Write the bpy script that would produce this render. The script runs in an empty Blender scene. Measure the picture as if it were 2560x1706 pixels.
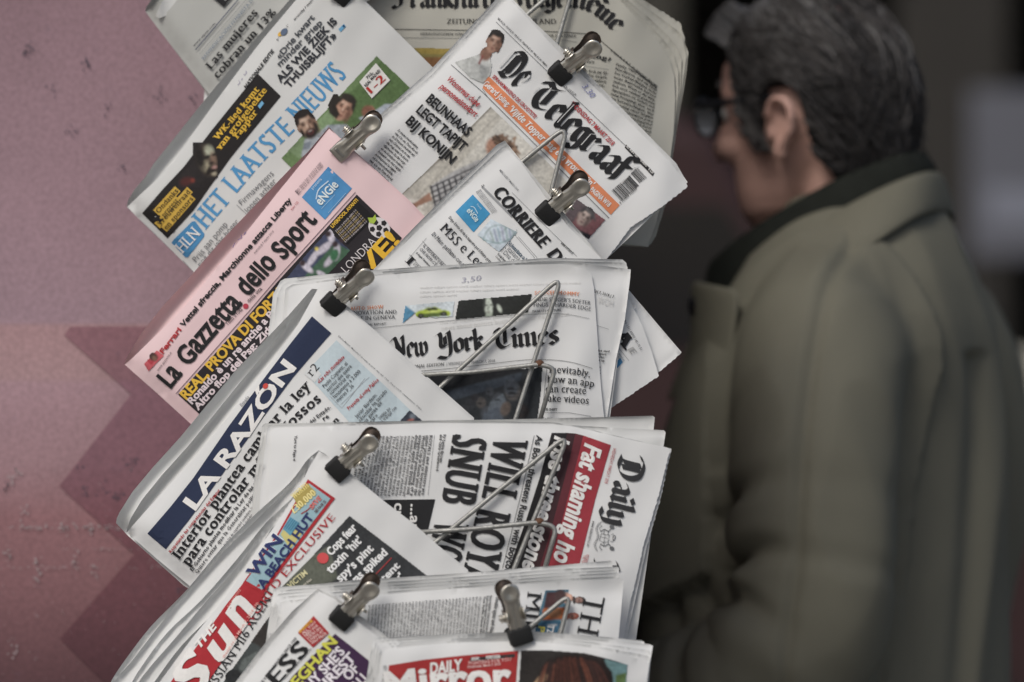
import bpy, bmesh, math, random
import numpy as np
from mathutils import Vector, Matrix, noise
from mathutils.geometry import delaunay_2d_cdt
random.seed(7)
SC = bpy.context.scene
COL = SC.collection
PI = math.pi

# ------------------------------------------------------------------ camera, sky, sun, exposure
CAM_Z, LENS = 1.37, 135.0
KX = 36.0/LENS/2560.0                       # metres per photo pixel per metre of distance
cam = bpy.data.cameras.new('camera'); cam_o = bpy.data.objects.new('camera', cam); COL.objects.link(cam_o)
cam.lens = LENS; cam.sensor_width = 36.0; cam.clip_end = 2000.0; cam.clip_start = 0.05
cam_o.location = (0, 0, CAM_Z); cam_o.rotation_euler = (PI/2, 0, 0)
cam.dof.use_dof = True; cam.dof.focus_distance = 3.47; cam.dof.aperture_fstop = 2.9
SC.camera = cam_o
SUN_EL, SUN_AZ = math.radians(48), math.radians(211)      # azimuth measured from +Y towards +X
w = bpy.data.worlds.new('World'); SC.world = w; w.use_nodes = True
nt = w.node_tree
sky = nt.nodes.new('ShaderNodeTexSky'); sky.sky_type = 'NISHITA'; sky.sun_disc = False
sky.sun_elevation = SUN_EL; sky.sun_rotation = SUN_AZ; sky.air_density = 1.0; sky.dust_density = 4.0; sky.ozone_density = 1.0
nt.links.new(sky.outputs[0], nt.nodes['Background'].inputs[0]); nt.nodes['Background'].inputs[1].default_value = 0.088
sl = bpy.data.lights.new('sun', 'SUN'); sl.energy = 1.4; sl.angle = math.radians(20); sl.color = (1.0, 0.99, 0.96)
so = bpy.data.objects.new('sun', sl); COL.objects.link(so)
sd = Vector((math.sin(SUN_AZ)*math.cos(SUN_EL), math.cos(SUN_AZ)*math.cos(SUN_EL), math.sin(SUN_EL)))
so.rotation_euler = (-sd).to_track_quat('-Z', 'Y').to_euler(); so.location = (0, -3, 8)
SC.view_settings.view_transform = 'Standard'; SC.view_settings.look = 'None'
SC.view_settings.exposure = 0.06; SC.view_settings.gamma = 1.0

# ------------------------------------------------------------------ materials
def lin(c):
    c = c/255.0
    return c/12.92 if c <= 0.04045 else ((c+0.055)/1.055)**2.4
def principled(name):
    m = bpy.data.materials.new(name); m.use_nodes = True
    return m, m.node_tree, m.node_tree.nodes['Principled BSDF']
def simple(name, rgb, rough=0.6, metal=0.0, var=0.15, scale=40.0, bump=0.0, bscale=200.0, spec=0.4):
    """rgb linear albedo, broken up by two octaves of noise"""
    m, t, b = principled(name)
    b.inputs['Roughness'].default_value = rough; b.inputs['Metallic'].default_value = metal
    b.inputs['Specular IOR Level'].default_value = spec
    tc = t.nodes.new('ShaderNodeTexCoord'); n = t.nodes.new('ShaderNodeTexNoise')
    n.inputs['Scale'].default_value = scale; n.inputs['Detail'].default_value = 6
    t.links.new(tc.outputs['Object'], n.inputs['Vector'])
    mx = t.nodes.new('ShaderNodeMix'); mx.data_type = 'RGBA'
    mx.inputs['A'].default_value = (*[c*(1-var) for c in rgb], 1); mx.inputs['B'].default_value = (*[min(1, c*(1+var)) for c in rgb], 1)
    t.links.new(n.outputs['Fac'], mx.inputs['Factor']); t.links.new(mx.outputs['Result'], b.inputs['Base Color'])
    if bump:
        n2 = t.nodes.new('ShaderNodeTexNoise'); n2.inputs['Scale'].default_value = bscale; n2.inputs['Detail'].default_value = 4
        t.links.new(tc.outputs['Object'], n2.inputs['Vector'])
        bp = t.nodes.new('ShaderNodeBump'); bp.inputs['Strength'].default_value = bump; bp.inputs['Distance'].default_value = 0.002
        t.links.new(n2.outputs['Fac'], bp.inputs['Height']); t.links.new(bp.outputs['Normal'], b.inputs['Normal'])
    return m
def paper_mat(name, rgb):
    return simple(name, rgb, rough=0.8, var=0.035, scale=28.0, bump=0.5, bscale=11.0, spec=0.15)
PAPER = {'white': paper_mat('white_newsprint', (0.735, 0.74, 0.73)), 'grey': paper_mat('grey_newsprint', (0.46, 0.465, 0.44)),  # grey and cream: duller stock, with some shade at the top put into colour
         'cream': paper_mat('cream_newsprint', (0.47, 0.46, 0.405)), 'pink': paper_mat('pink_newsprint', (0.80, 0.60, 0.61)),
         'light': paper_mat('light_newsprint', (0.64, 0.645, 0.63))}
_ink = {}
def ink(rgb):
    """printing ink; rgb as seen (sRGB 0-255) on a page in this light"""
    if rgb in _ink: return _ink[rgb]
    g = .3*rgb[0]+.59*rgb[1]+.11*rgb[2]; a = [min(0.85, lin(c*.86+g*.14)*1.12+0.004) for c in rgb]
    m = simple('ink_%d_%d_%d' % rgb, a, rough=0.75, var=0.10, scale=320.0, spec=0.2)
    _ink[rgb] = m; return m
BLK, GRY, WHT = (34, 34, 36), (95, 97, 100), (222, 220, 216)
RED, NAVY, BLUE, YEL, ORG = (178, 48, 52), (38, 48, 78), (70, 140, 190), (222, 176, 52), (218, 128, 84)

# ------------------------------------------------------------------ geometry helpers
def at(x, y, d):                                            # photo pixel (2560 wide) at distance d -> world point
    return Vector(((x-1280)*KX*d, d, CAM_Z-(y-853)*KX*d))
def link(name, me, parent=None, mats=(), smooth=False):
    o = bpy.data.objects.new(name, me); COL.objects.link(o)
    for m in mats: me.materials.append(m)
    if smooth:
        me.polygons.foreach_set('use_smooth', [True]*len(me.polygons))
    if parent: o.parent = parent
    return o
def mesh(name, verts, faces, mats, parent=None, mi=None, smooth=False, off=None):
    me = bpy.data.meshes.new(name)
    v = np.asarray(verts, dtype=float).reshape(-1, 3)
    if off is not None: v = v-np.array(off)
    me.from_pydata(v.tolist(), [], [list(f) for f in faces])
    o = link(name, me, parent, mats if isinstance(mats, (list, tuple)) else [mats], smooth)
    if mi is not None: me.polygons.foreach_set('material_index', mi)
    me.update(); return o
def empty(name, loc, label=None, cat=None, group=None, rz=0.0):
    o = bpy.data.objects.new(name, None); COL.objects.link(o); o.location = loc; o.rotation_euler = (0, 0, rz); o.empty_display_size = 0.05
    tag(o, label, cat, group); return o
def tag(o, label=None, cat=None, group=None, kind=None):
    if label: o['label'] = label
    if cat: o['category'] = cat
    if group: o['group'] = group
    if kind: o['kind'] = kind
    return o
class MB:                                                   # collects simple solids into one mesh
    def __init__(s): s.v = []; s.f = []; s.m = []; s.cur = 0
    def add(s, v, f):
        n = len(s.v); s.v += [tuple(p) for p in v]; s.f += [tuple(i+n for i in q) for q in f]; s.m += [s.cur]*len(f)
    def box(s, x0, x1, y0, y1, z0, z1, b=0.0):
        if b <= 0:
            s.add([(x, y, z) for x in (x0, x1) for y in (y0, y1) for z in (z0, z1)],
                  [(0, 1, 3, 2), (4, 6, 7, 5), (0, 4, 5, 1), (2, 3, 7, 6), (0, 2, 6, 4), (1, 5, 7, 3)])
        else:
            bm = bmesh.new(); bmesh.ops.create_cube(bm, size=1)
            for v in bm.verts: v.co = Vector(((x0+x1)/2+v.co.x*(x1-x0), (y0+y1)/2+v.co.y*(y1-y0), (z0+z1)/2+v.co.z*(z1-z0)))
            bmesh.ops.bevel(bm, geom=bm.edges[:], offset=b, segments=3, affect='EDGES', profile=0.5)
            bm.verts.index_update(); s.add([v.co.copy() for v in bm.verts], [[v.index for v in f.verts] for f in bm.faces]); bm.free()
    def tube(s, pts, r, seg=10, caps=True):
        pts = [Vector(p) for p in pts]; n = len(pts)
        rr = r if isinstance(r, (list, tuple)) else [r]*n
        rings = []; up = None
        for i, p in enumerate(pts):
            t = (pts[min(i+1, n-1)]-pts[max(i-1, 0)]).normalized()
            if up is None:
                up = Vector((0, 0, 1)) if abs(t.z) < 0.9 else Vector((1, 0, 0))
            a = (up-t*up.dot(t)).normalized(); b = t.cross(a); up = a
            e = rr[i] if isinstance(rr[i], (tuple, list)) else (rr[i], rr[i])
            rings.append([p+a*math.cos(2*PI*k/seg)*e[0]+b*math.sin(2*PI*k/seg)*e[1] for k in range(seg)])
        v = [q for rg in rings for q in rg]; f = []
        for i in range(n-1):
            for k in range(seg):
                f.append((i*seg+k, i*seg+(k+1) % seg, (i+1)*seg+(k+1) % seg, (i+1)*seg+k))
        if caps: f.append(tuple(range(seg))[::-1]); f.append(tuple(range((n-1)*seg, n*seg)))
        s.add(v, f)
    def slices(s, rows, seg=32):
        """stack of ellipses: (cx, cy, z, a, b)"""
        v = []; f = []
        for (cx, cy, z, a, b) in rows:
            v += [(cx+a*math.cos(2*PI*k/seg), cy+b*math.sin(2*PI*k/seg), z) for k in range(seg)]
        n = len(rows)
        for i in range(n-1):
            for k in range(seg):
                f.append((i*seg+k, i*seg+(k+1) % seg, (i+1)*seg+(k+1) % seg, (i+1)*seg+k))
        f.append(tuple(range(seg))[::-1]); f.append(tuple(range((n-1)*seg, n*seg)))
        s.add(v, f)
    def ball(s, c, r, seg=16, rings=10):
        r = r if isinstance(r, (tuple, list)) else (r, r, r)
        v = [(c[0], c[1], c[2]+r[2])]; f = []
        for i in range(1, rings):
            a = PI*i/rings
            v += [(c[0]+r[0]*math.sin(a)*math.cos(2*PI*k/seg), c[1]+r[1]*math.sin(a)*math.sin(2*PI*k/seg), c[2]+r[2]*math.cos(a)) for k in range(seg)]
        v.append((c[0], c[1], c[2]-r[2])); L = len(v)-1
        for k in range(seg): f.append((0, 1+k, 1+(k+1) % seg))
        for i in range(rings-2):
            for k in range(seg):
                a = 1+i*seg; f.append((a+k, a+seg+k, a+seg+(k+1) % seg, a+(k+1) % seg))
        a = 1+(rings-2)*seg
        for k in range(seg): f.append((a+k, L, a+(k+1) % seg))
        s.add(v, f)
    def xf(s, M, start=0):
        s.v[start:] = [tuple(M @ Vector(p)) for p in s.v[start:]]
    def build(s, name, mats, parent=None, smooth=False, off=None):
        return mesh(name, s.v, s.f, mats, parent, s.m, smooth, off)
def catmull(pts, n=8, closed=False):
    P = [np.array(p, float) for p in pts]; out = []
    N = len(P); rng = range(N if closed else N-1)
    for i in rng:
        p1, p2 = P[i], P[(i+1) % N]
        p0 = P[(i-1) % N] if closed or i > 0 else 2*p1-p2
        p3 = P[(i+2) % N] if closed or i+2 < N else 2*p2-p1
        for k in range(n):
            t = k/n
            out.append(0.5*((2*p1)+(-p0+p2)*t+(2*p0-5*p1+4*p2-p3)*t*t+(-p0+3*p1-3*p2+p3)*t**3))
    if not closed: out.append(P[-1])
    return out
def remeshed(mb, name, voxel, smooth_it, mats, parent, disp=None):
    """joins overlapping solids into one continuous surface"""
    me = bpy.data.meshes.new('tmp'); me.from_pydata(mb.v, [], mb.f)
    o = bpy.data.objects.new('tmp', me); COL.objects.link(o)
    r = o.modifiers.new('r', 'REMESH'); r.mode = 'VOXEL'; r.voxel_size = voxel
    s = o.modifiers.new('s', 'SMOOTH'); s.iterations = smooth_it; s.factor = 0.5
    bpy.context.view_layer.update()
    dg = bpy.context.evaluated_depsgraph_get(); m2 = bpy.data.meshes.new_from_object(o.evaluated_get(dg))
    bpy.data.objects.remove(o); bpy.data.meshes.remove(me)
    if disp:
        N = [v.normal.copy() for v in m2.vertices]
        for v, nn in zip(m2.vertices, N): v.co += nn*disp(v.co, nn)
    m2.name = name; m2.materials.clear()
    return link(name, m2, parent, mats, True)

# ------------------------------------------------------------------ lettering
_fo = None
def _raw(txt, off, res):
    global _fo
    c = bpy.data.curves.new('t', 'FONT'); c.body = txt; c.offset = off; c.resolution_u = res; c.fill_mode = 'FRONT'
    o = bpy.data.objects.new('t', c); COL.objects.link(o)
    bpy.context.view_layer.update()
    me = o.to_mesh(); v = np.array([q.co[:2] for q in me.vertices], float).reshape(-1, 2); f = [tuple(p.vertices) for p in me.polygons]
    o.to_mesh_clear(); COL.objects.unlink(o); bpy.data.objects.remove(o); bpy.data.curves.remove(c)
    return v, f
_cap = None; _adv = {}; _gl = {}
def cap():
    global _cap
    if _cap is None:
        v, f = _raw('H', 0, 2); _cap = v[:, 1].max()
    return _cap
_xh = None
def xheight():
    global _xh
    if _xh is None: _xh = _raw('x', 0, 2)[0][:, 1].max()/cap()
    return _xh
def width(t):
    v, f = _raw(t, 0, 1); return v[:, 0].max()-v[:, 0].min()
def adv(ch):
    if ch not in _adv:
        _adv[ch] = (width('H'+ch+'H')-width('HH'))/cap()
    return _adv[ch]
# style: (outline offset, serif length, serif thickness, horizontal smear, slant, resolution)
ST = {'sans': (0.0, 0, 0, 0, 0, 3), 'sansb': (0.022, 0, 0, 0.0, 0, 3), 'sansx': (0.03, 0, 0, 0.02, 0, 3), 'sansl': (-0.008, 0, 0, 0, 0, 3),
      'sansi': (0.02, 0, 0, 0, 0.22, 3), 'sansxi': (0.032, 0, 0, 0.02, 0.2, 3),
      'cond': (0.02, 0, 0, 0.05, 0, 3),
      'serif': (-0.014, 0.10, 0.05, 0.065, 0, 3), 'serifb': (-0.006, 0.115, 0.065, 0.125, 0, 3), 'serifx': (-0.004, 0.10, 0.07, 0.17, 0, 3),
      'serifd': (-0.012, 0.12, 0.045, 0.13, 0, 3),
      'serifi': (-0.012, 0.08, 0.05, 0.06, 0.2, 3), 'serifxi': (0.002, 0.07, 0.06, 0.11, 0.25, 3), 'slab': (0.010, 0.09, 0.15, 0.16, 0.16, 3),
      'tiny': (0.004, 0, 0, 0, 0, 1), 'tinyb': (0.02, 0, 0, 0.01, 0, 1), 'tinys': (0.0, 0.07, 0.06, 0.05, 0, 1), 'tinyi': (0.018, 0, 0, 0, 0.2, 1)}
def union(v, f):
    """overlapping strokes -> one clean outline, so that no two faces lie on each other"""
    v = np.asarray(v, float); T = []
    for q in f:
        for k in range(1, len(q)-1):
            t = (q[0], q[k], q[k+1]); A = np.cross(v[t[1]]-v[t[0]], v[t[2]]-v[t[0]])
            if abs(A) > 1e-7: T.append(t if A > 0 else t[::-1])
    E = {(min(a, b), max(a, b)) for t in T for a, b in zip(t, t[1:]+t[:1])}
    vs, es, fs, ov, oe, of = delaunay_2d_cdt([Vector(q) for q in v], [list(e) for e in E], [], 0, 1e-5)
    P_ = np.array([q[:] for q in vs]).reshape(-1, 2); t3 = v[np.array(T)]; out = []
    for q in fs:
        c = P_[list(q)].mean(0)
        s_ = [(t3[:, (k+1) % 3, 0]-t3[:, k, 0])*(c[1]-t3[:, k, 1])-(t3[:, (k+1) % 3, 1]-t3[:, k, 1])*(c[0]-t3[:, k, 0]) for k in range(3)]
        if np.any((s_[0] >= -1e-9) & (s_[1] >= -1e-9) & (s_[2] >= -1e-9)): out.append(tuple(q))
    return P_, out
def glyph(ch, st):
    key = (ch, st)
    if key in _gl: return _gl[key]
    if st.startswith('black'): g = black_glyph(ch, st)
    else:
        off, sl_, stk, smear, slant, res = ST[st]
        v, f = _raw(ch, off, res); C = cap()
        V = [v/C]; F = [list(f)]; n = len(v)
        if smear > 0 and n:
            for dx in ((-smear/2, -smear/4, smear/4, smear/2) if smear > .04 else (-smear/2, smear/2)):
                V.append(v/C+np.array([dx, 0])); F.append([tuple(i+n*(len(V)-1) for i in q) for q in f])
        if sl_ > 0 and n and ch.isalpha():
            cnt = {}
            for q in f:
                for a, b in zip(q, q[1:]+q[:1]):
                    k = (min(a, b), max(a, b)); cnt[k] = cnt.get(k, 0)+1
            u = v/C
            for (a, b), c in cnt.items():
                if c != 1: continue
                p, q = u[a], u[b]
                if abs(p[1]-q[1]) > 0.012: continue
                L = abs(p[0]-q[0]); y = p[1]
                if not 0.03 < L < 0.26: continue
                x0, x1 = min(p[0], q[0]), max(p[0], q[0]); left_only = False
                if abs(y) < 0.05: d = 1
                elif y > 0.9 or 0.62 < y < 0.83: 
                    d = -1; left_only = ch in 'nrmpuijlbdhkfIL'[:-2] and ch.islower()
                elif y < -0.12: d = 1
                else: continue
                xa = x0-sl_-smear/2; xb = x1+(0.0 if left_only else sl_)+smear/2
                m0 = sum(len(z) for z in V)
                yy = (y, y+d*stk)
                V.append(np.array([(xa, yy[0]), (xb, yy[0]), (xb, yy[1]), (xa, yy[1])])); F.append([(m0, m0+1, m0+2, m0+3)])
        VV = np.concatenate(V) if n else np.zeros((0, 2)); FF = [q for z in F for q in z]
        if n and ch.islower():                              # larger x-height, as newspaper faces have
            xh = xheight(); y = VV[:, 1]; X_ = 0.82 if st == 'cond' else 0.74; kx_ = X_/xh
            VV[:, 1] = np.where(y < 0, y*0.9, np.where(y < xh, y*kx_, X_+(y-xh)*(1.04-X_)/(1.04-xh)))
        VV = VV+np.outer(VV[:, 1], [slant, 0]) if n else VV
        if len(V) > 1: VV, FF = union(VV, FF)
        g = (VV, FF, adv(ch)+(smear*0.6+sl_*0.18 if ch != ' ' else 0))
    _gl[key] = g; return g
MIN = [[(-.06, .60), (.03, .53)], [(0, .56), (0, .10)], [(-.03, .10), (.08, .02)]]
def sh(st, dx): return [[(x+dx, y) for x, y in p] for p in st]
BL = {'i': (MIN+[[(-.05, .93), (.05, .81)]], .26), 'n': (MIN+[[(.03, .52), (.20, .63), (.27, .54), (.27, .10)], [(.24, .10), (.36, .02)]], .52),
      'm': (MIN+[[(.03, .52), (.20, .63), (.27, .54), (.27, .10)], [(.24, .10), (.34, .02)], [(.30, .52), (.47, .63), (.54, .54), (.54, .10)], [(.51, .10), (.63, .02)]], .80),
      'u': ([[(-.06, .62), (0, .54), (0, .12), (.10, .02), (.27, .16)], [(.20, .62), (.27, .54), (.27, .10), (.37, .02)]], .52),
      'r': (MIN+[[(.03, .50), (.15, .64), (.25, .53)]], .40),
      'e': ([[(.0, .52), (0, .14), (.10, .02), (.27, .14)], [(0, .52), (.13, .66), (.27, .52), (.25, .44), (.02, .27)], [(.02, .30), (.22, .44)]], .44),
      'a': ([[(.0, .50), (.12, .63), (.25, .52), (.25, .10), (.35, .02)], [(.25, .36), (.05, .27), (.02, .12), (.11, .02), (.25, .14)]], .50),
      'g': ([[(.25, .56), (.08, .63), (0, .5), (0, .17), (.1, .04), (.25, .15)], [(.25, .58), (.25, -.08), (.12, -.25), (-.06, -.17)], [(.1, .63), (.36, .62)]], .48),
      'l': ([[(-.06, 1.0), (0, .92), (0, .12), (.11, .02)]], .27),
      'k': ([[(-.06, 1.0), (0, .92), (0, .12), (.07, .02)], [(0, .36), (.15, .62), (.26, .51), (.08, .36)], [(.08, .37), (.24, .10), (.35, .02)]], .46),
      'f': ([[(.30, .90), (.18, 1.0), (.04, .88), (.04, .05), (-.06, -.12)], [(-.10, .60), (.26, .60)]], .36),
      't': ([[(.02, .84), (0, .74), (0, .12), (.1, .02), (.22, .10)], [(-.12, .60), (.20, .60)]], .34),
      'w': ([[(-.06, .63), (0, .54), (0, .14), (.12, .02), (.26, .15)], [(.20, .63), (.26, .54), (.26, .14), (.38, .02), (.52, .16), (.53, .50), (.43, .64)]], .74),
      'y': ([[(-.06, .63), (0, .54), (0, .15), (.12, .04), (.27, .17)], [(.21, .63), (.27, .54), (.27, -.06), (.14, -.26), (-.06, -.18)]], .50),
      'o': ([[(.13, .63), (0, .50), (0, .14), (.13, .02), (.27, .14), (.27, .5), (.13, .63)]], .48),
      's': ([[(.26, .54), (.14, .63), (.02, .50), (.08, .37), (.22, .28), (.26, .14), (.12, .02), (-.02, .10)]], .45),
      'h': ([[(-.06, 1.0), (0, .92), (0, .12), (.08, .02)], [(0, .48), (.18, .63), (.28, .52), (.28, .12), (.18, -.08)]], .50),
      'D': ([[(.10, .86), (.08, .20), (-.06, .04)], [(-.16, .76), (-.06, .93), (.14, .98), (.42, .90), (.55, .60), (.50, .22), (.28, .0), (-.06, .06)], [(.24, .88), (.24, .14)]], .80),
      'T': ([[(-.14, .76), (-.03, .95), (.20, .86), (.48, 1.0)], [(.18, .84), (.0, .64), (-.02, .26), (.16, .02), (.46, .14)], [(.27, .82), (.27, .22)]], .66),
      'N': ([[(-.20, .80), (-.05, .96), (.08, .84), (.10, .14), (-.06, -.02)], [(.06, .84), (.24, .46), (.44, .10)], [(.36, .90), (.44, 1.0), (.44, .12)]], .70),
      'Y': ([[(-.14, .86), (0, .97), (.07, .84), (.05, .40), (.18, .30), (.42, .42)], [(.32, .92), (.42, .98), (.44, .10), (.28, -.24), (-.10, -.18)], [(.24, .80), (.24, .40)]], .68),
      'F': ([[(.02, .92), (.10, .78), (.10, .14), (-.12, -.03), (-.22, .06)], [(-.16, .76), (.08, .96), (.32, .88), (.56, .98)], [(.1, .48), (.40, .54)]], .60),
      'A': ([[(-.14, .80), (.06, .98), (.34, .86), (.40, .12), (.52, .0)], [(.08, .96), (.0, .5), (.08, .14), (-.10, .0)], [(.0, .46), (.38, .46)]], .72),
      'M': ([[(-.14, .84), (.0, .96), (.06, .12), (-.08, .0)], [(.04, .84), (.28, .96), (.32, .10)], [(.32, .84), (.56, .96), (.60, .12), (.74, .0)]], .96),
      ' ': ([], .28)}
def black_glyph(ch, st):
    strokes, a = BL.get(ch, BL['i'])
    V = []; F = []
    inl = st == 'black_in'; hv = st == 'blackh'
    w = 0.205 if not inl else 0.030
    if hv: w = 0.235
    n = np.array([math.cos(math.radians(38)), math.sin(math.radians(38))])*w/2
    for p in strokes:
        q = catmull(p, 6) if len(p) > 2 and ch.isupper() else ([np.array(z) for z in p] if len(p) < 4 else catmull(p, 3))
        if inl:
            q = [z+np.array([0.022, 0.0]) for z in q]
        for b, c in zip(q[:-1], q[1:]):
            if inl and abs(c[1]-b[1]) < (0.2 if len(p) < 4 or not ch.isupper() else 0.06): continue
            m = len(V); V += [b-n, b+n, c+n, c-n]; F.append((m, m+1, m+2, m+3))
    V = np.array(V).reshape(-1, 2)
    if len(V): V = V+np.array([0.12, 0])
    if len(V): V, F = union(V, F)
    return (V, F, a-0.02 if ch != ' ' else a)
# ------------------------------------------------------------------ newspapers: sheets and print
CR = {'A': (280, 0, 2.941), 'B': (900, 0, 2.766), 'C': (280, 400, 2.941), 'D': (900, 400, 2.766), 'E': (280, 800, 2.941), 'F': (900, 800, 2.766),
      'G': (280, 1173, 2.941), 'H': (900, 1139, 2.766), 'W': (780, 600, 3.267), 'K': (600, 0, 5.8725), 'M': (640, 240, 5.8725), 'N': (280, 260, 5.8725),
      'P': (280, 0, 5.8725), 'X': (0, 0, 1.0)}
def cv(cr, pts):
    ox, oy, s = CR[cr]
    return [(ox+x/s, oy+y/s) for x, y in pts]
_pm = None
def photo_mat():
    global _pm
    if _pm is None:
        m, t, b = principled('printed_photograph'); b.inputs['Roughness'].default_value = 0.7; b.inputs['Specular IOR Level'].default_value = 0.2
        a = t.nodes.new('ShaderNodeVertexColor'); a.layer_name = 'print'; t.links.new(a.outputs[0], b.inputs['Base Color']); _pm = m
    return _pm
def pairs(l): return list(zip(l[0::2], l[1::2]))
def inside(px, py, poly):
    r = np.zeros(len(px), bool); n = len(poly)
    for i in range(n):
        x0, y0 = poly[i]; x1, y1 = poly[(i+1) % n]
        if y0 == y1: continue
        c = ((y0 > py) != (y1 > py)) & (px < (x1-x0)*(py-y0)/(y1-y0)+x0)
        r ^= c
    return r
def tri(poly, step):
    """triangles of a polygon with interior points every `step`"""
    poly = [tuple(map(float, p)) for p in poly]
    P = []; n = len(poly)
    for i in range(n):
        a, b = np.array(poly[i]), np.array(poly[(i+1) % n]); k = max(1, int(np.hypot(*(b-a))/(step*1.2)))
        P += [a+(b-a)*j/k for j in range(k)]
    xs = [p[0] for p in poly]; ys = [p[1] for p in poly]
    gx, gy = np.meshgrid(np.arange(min(xs)+step/2, max(xs), step), np.arange(min(ys)+step/2, max(ys), step))
    gx = gx.ravel()+0.31; gy = gy.ravel()+0.17
    ok = inside(gx, gy, [tuple(p) for p in P])
    G = list(zip(gx[ok], gy[ok]))
    m = len(P)
    vs, es, fs, *_ = delaunay_2d_cdt([Vector(p) for p in P]+[Vector(p) for p in G], [(i, (i+1) % m) for i in range(m)], [], 1, 1e-4)
    used = sorted({i for f in fs for i in f}); mp = {u: i for i, u in enumerate(used)}
    return np.array([vs[u][:] for u in used]), [tuple(mp[i] for i in f) for f in fs]
class Paper:
    STEP = 0.020
    def __init__(s, i, label, paper, base, curl=None, group='newspapers clipped into the wire rack'):
        s.i = i; rc = random.Random(100+i); s.creases = []
        for _ in range(9):
            a = rc.uniform(0, PI); s.creases.append((base[0]+rc.uniform(-420, 420), base[1]-rc.uniform(0, 620), math.cos(a), math.sin(a), rc.uniform(.0005, .0013)*rc.choice((-1, 1)), rc.uniform(9, 26), rc.uniform(40, 170)))
        s.paper = PAPER[paper]; s.curl = curl; s.n = 0
        bx, by = base; d = float(s.D(np.array([bx]), np.array([by]))[0])
        s.o = np.array(at(bx, by, d)); s.root = empty('newspaper', s.o, label, 'newspaper', group); s.parts = {}; s.front = None; s.ops = []
    def D(s, x, y):
        d = 3.565-s.STEP*s.i-2.2e-5*(y-853)+1.1e-4*np.clip(830-x, 0, None)
        p = s.i*1.7
        d = d+0.0012*np.sin(x*0.013+y*0.006+p)+0.0009*np.sin(y*0.017-x*0.009+2*p)+0.0004*np.sin(x*0.05+y*0.03+3*p)
        for cx, cy, ax, ay, am, wd, ln in s.creases:
            u = (x-cx)*ax+(y-cy)*ay; v_ = (x-cx)*ay-(y-cy)*ax
            d = d+am*np.exp(-np.abs(v_)/wd)*np.exp(-(u/ln)**2)
        if s.curl: d = d+s.curl(x, y)
        return d
    def W(s, xy, eps=0.0):
        xy = np.asarray(xy, float); d = s.D(xy[:, 0], xy[:, 1])-eps
        return np.stack([(xy[:, 0]-1280)*KX*d, d, CAM_Z-(xy[:, 1]-853)*KX*d], 1)-s.o
    def sheet(s, name, pts, dz=0.0, mat=None, fn=None, jag=None):
        """one sheet; pts in photo pixels; fn(x,y) extra distance (a bulging sheet); jag = index pairs of serrated edges"""
        pts = [tuple(map(float, p)) for p in pts]; pts0 = list(pts)
        if jag:
            q = []
            rnd = random.Random(s.i*31+s.n)
            for k, p in enumerate(pts):
                q.append(p)
                if k in jag:
                    a = np.array(p); b = np.array(pts[(k+1) % len(pts)]); L = np.hypot(*(b-a)); nn = np.array([b[1]-a[1], a[0]-b[0]])/max(L, 1e-6)
                    m = int(L/7)
                    for j in range(1, m): q.append(tuple(a+(b-a)*j/m+nn*(1.7*(j % 2)+rnd.uniform(-.8, .8))))
            pts = q
        v, f = tri(pts, 17.0 if name == 'front_page' else 11.0)
        e = -dz
        w3 = s.W(v, 0)
        ex = np.full(len(v), dz)
        if fn is None and name in ('back_page', 'inner_page'): fn = rim([c for q in pts0+pts0[:1] for c in q], 0.0011, 5.0)
        if fn is not None: ex = ex+fn(v[:, 0], v[:, 1])
        d = s.D(v[:, 0], v[:, 1])+ex
        w3 = np.stack([(v[:, 0]-1280)*KX*d, d, CAM_Z-(v[:, 1]-853)*KX*d], 1)-s.o
        f = [t if np.cross(w3[t[1]]-w3[t[0]], w3[t[2]]-w3[t[0]])[1] < 0 else t[::-1] for t in f]
        o = mesh(name, w3, f, mat or s.paper, s.root, smooth=True)
        s.n += 1
        if name == 'front_page': s.front = o
        return o
    # print: collected per part, laid just proud of the sheet
    def put(s, part, rgb, v2, f, layer, ext=0.0):
        w3 = s.W(v2, 0.0005+0.00025*layer-ext); v2 = np.asarray(v2)
        s.parts.setdefault(part, []).append((*v2.min(0), *v2.max(0), w3, f, ink(rgb) if isinstance(rgb, tuple) else rgb))
    @staticmethod
    def clusters(boxes, gap):
        """groups of boxes that lie within `gap` photo pixels of each other"""
        n = len(boxes); par = list(range(n))
        def find(i):
            while par[i] != i: par[i] = par[par[i]]; i = par[i]
            return i
        for i in range(n):
            for j in range(i):
                A, B = boxes[i], boxes[j]
                if A[0]-gap < B[2] and B[0]-gap < A[2] and A[1]-gap < B[3] and B[1]-gap < A[3]: par[find(i)] = find(j)
        g = {}
        for i in range(n): g.setdefault(find(i), []).append(i)
        return list(g.values())
    def poly(s, part, rgb, cr, pts, layer=0, ext=0.0, soft=0):
        if part == 'photograph': s.ops.append((layer, len(s.ops), 'p', rgb, cv(cr, pairs(pts)), soft)); return
        v, f = tri(cv(cr, pairs(pts)), 17.0); s.put(part, rgb, v, f, layer, ext)
    def ell(s, part, rgb, cr, cx, cy, rx, ry, rot=0, layer=1, n=18, soft=0.35):
        if part == 'photograph':
            k = CR[cr][2]; c = cv(cr, [(cx, cy)])[0]; s.ops.append((layer, len(s.ops), 'e', rgb, (c[0], c[1], rx/k, ry/k, math.radians(rot)), soft)); return
        a = np.linspace(0, 2*PI, n, endpoint=False); c, q = math.cos(math.radians(rot)), math.sin(math.radians(rot))
        X = rx*np.cos(a); Y = ry*np.sin(a)
        p = cv(cr, list(zip(cx+X*c-Y*q, cy+X*q+Y*c))); s.put(part, rgb, np.array(p), [tuple(range(n))], layer)
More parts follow.
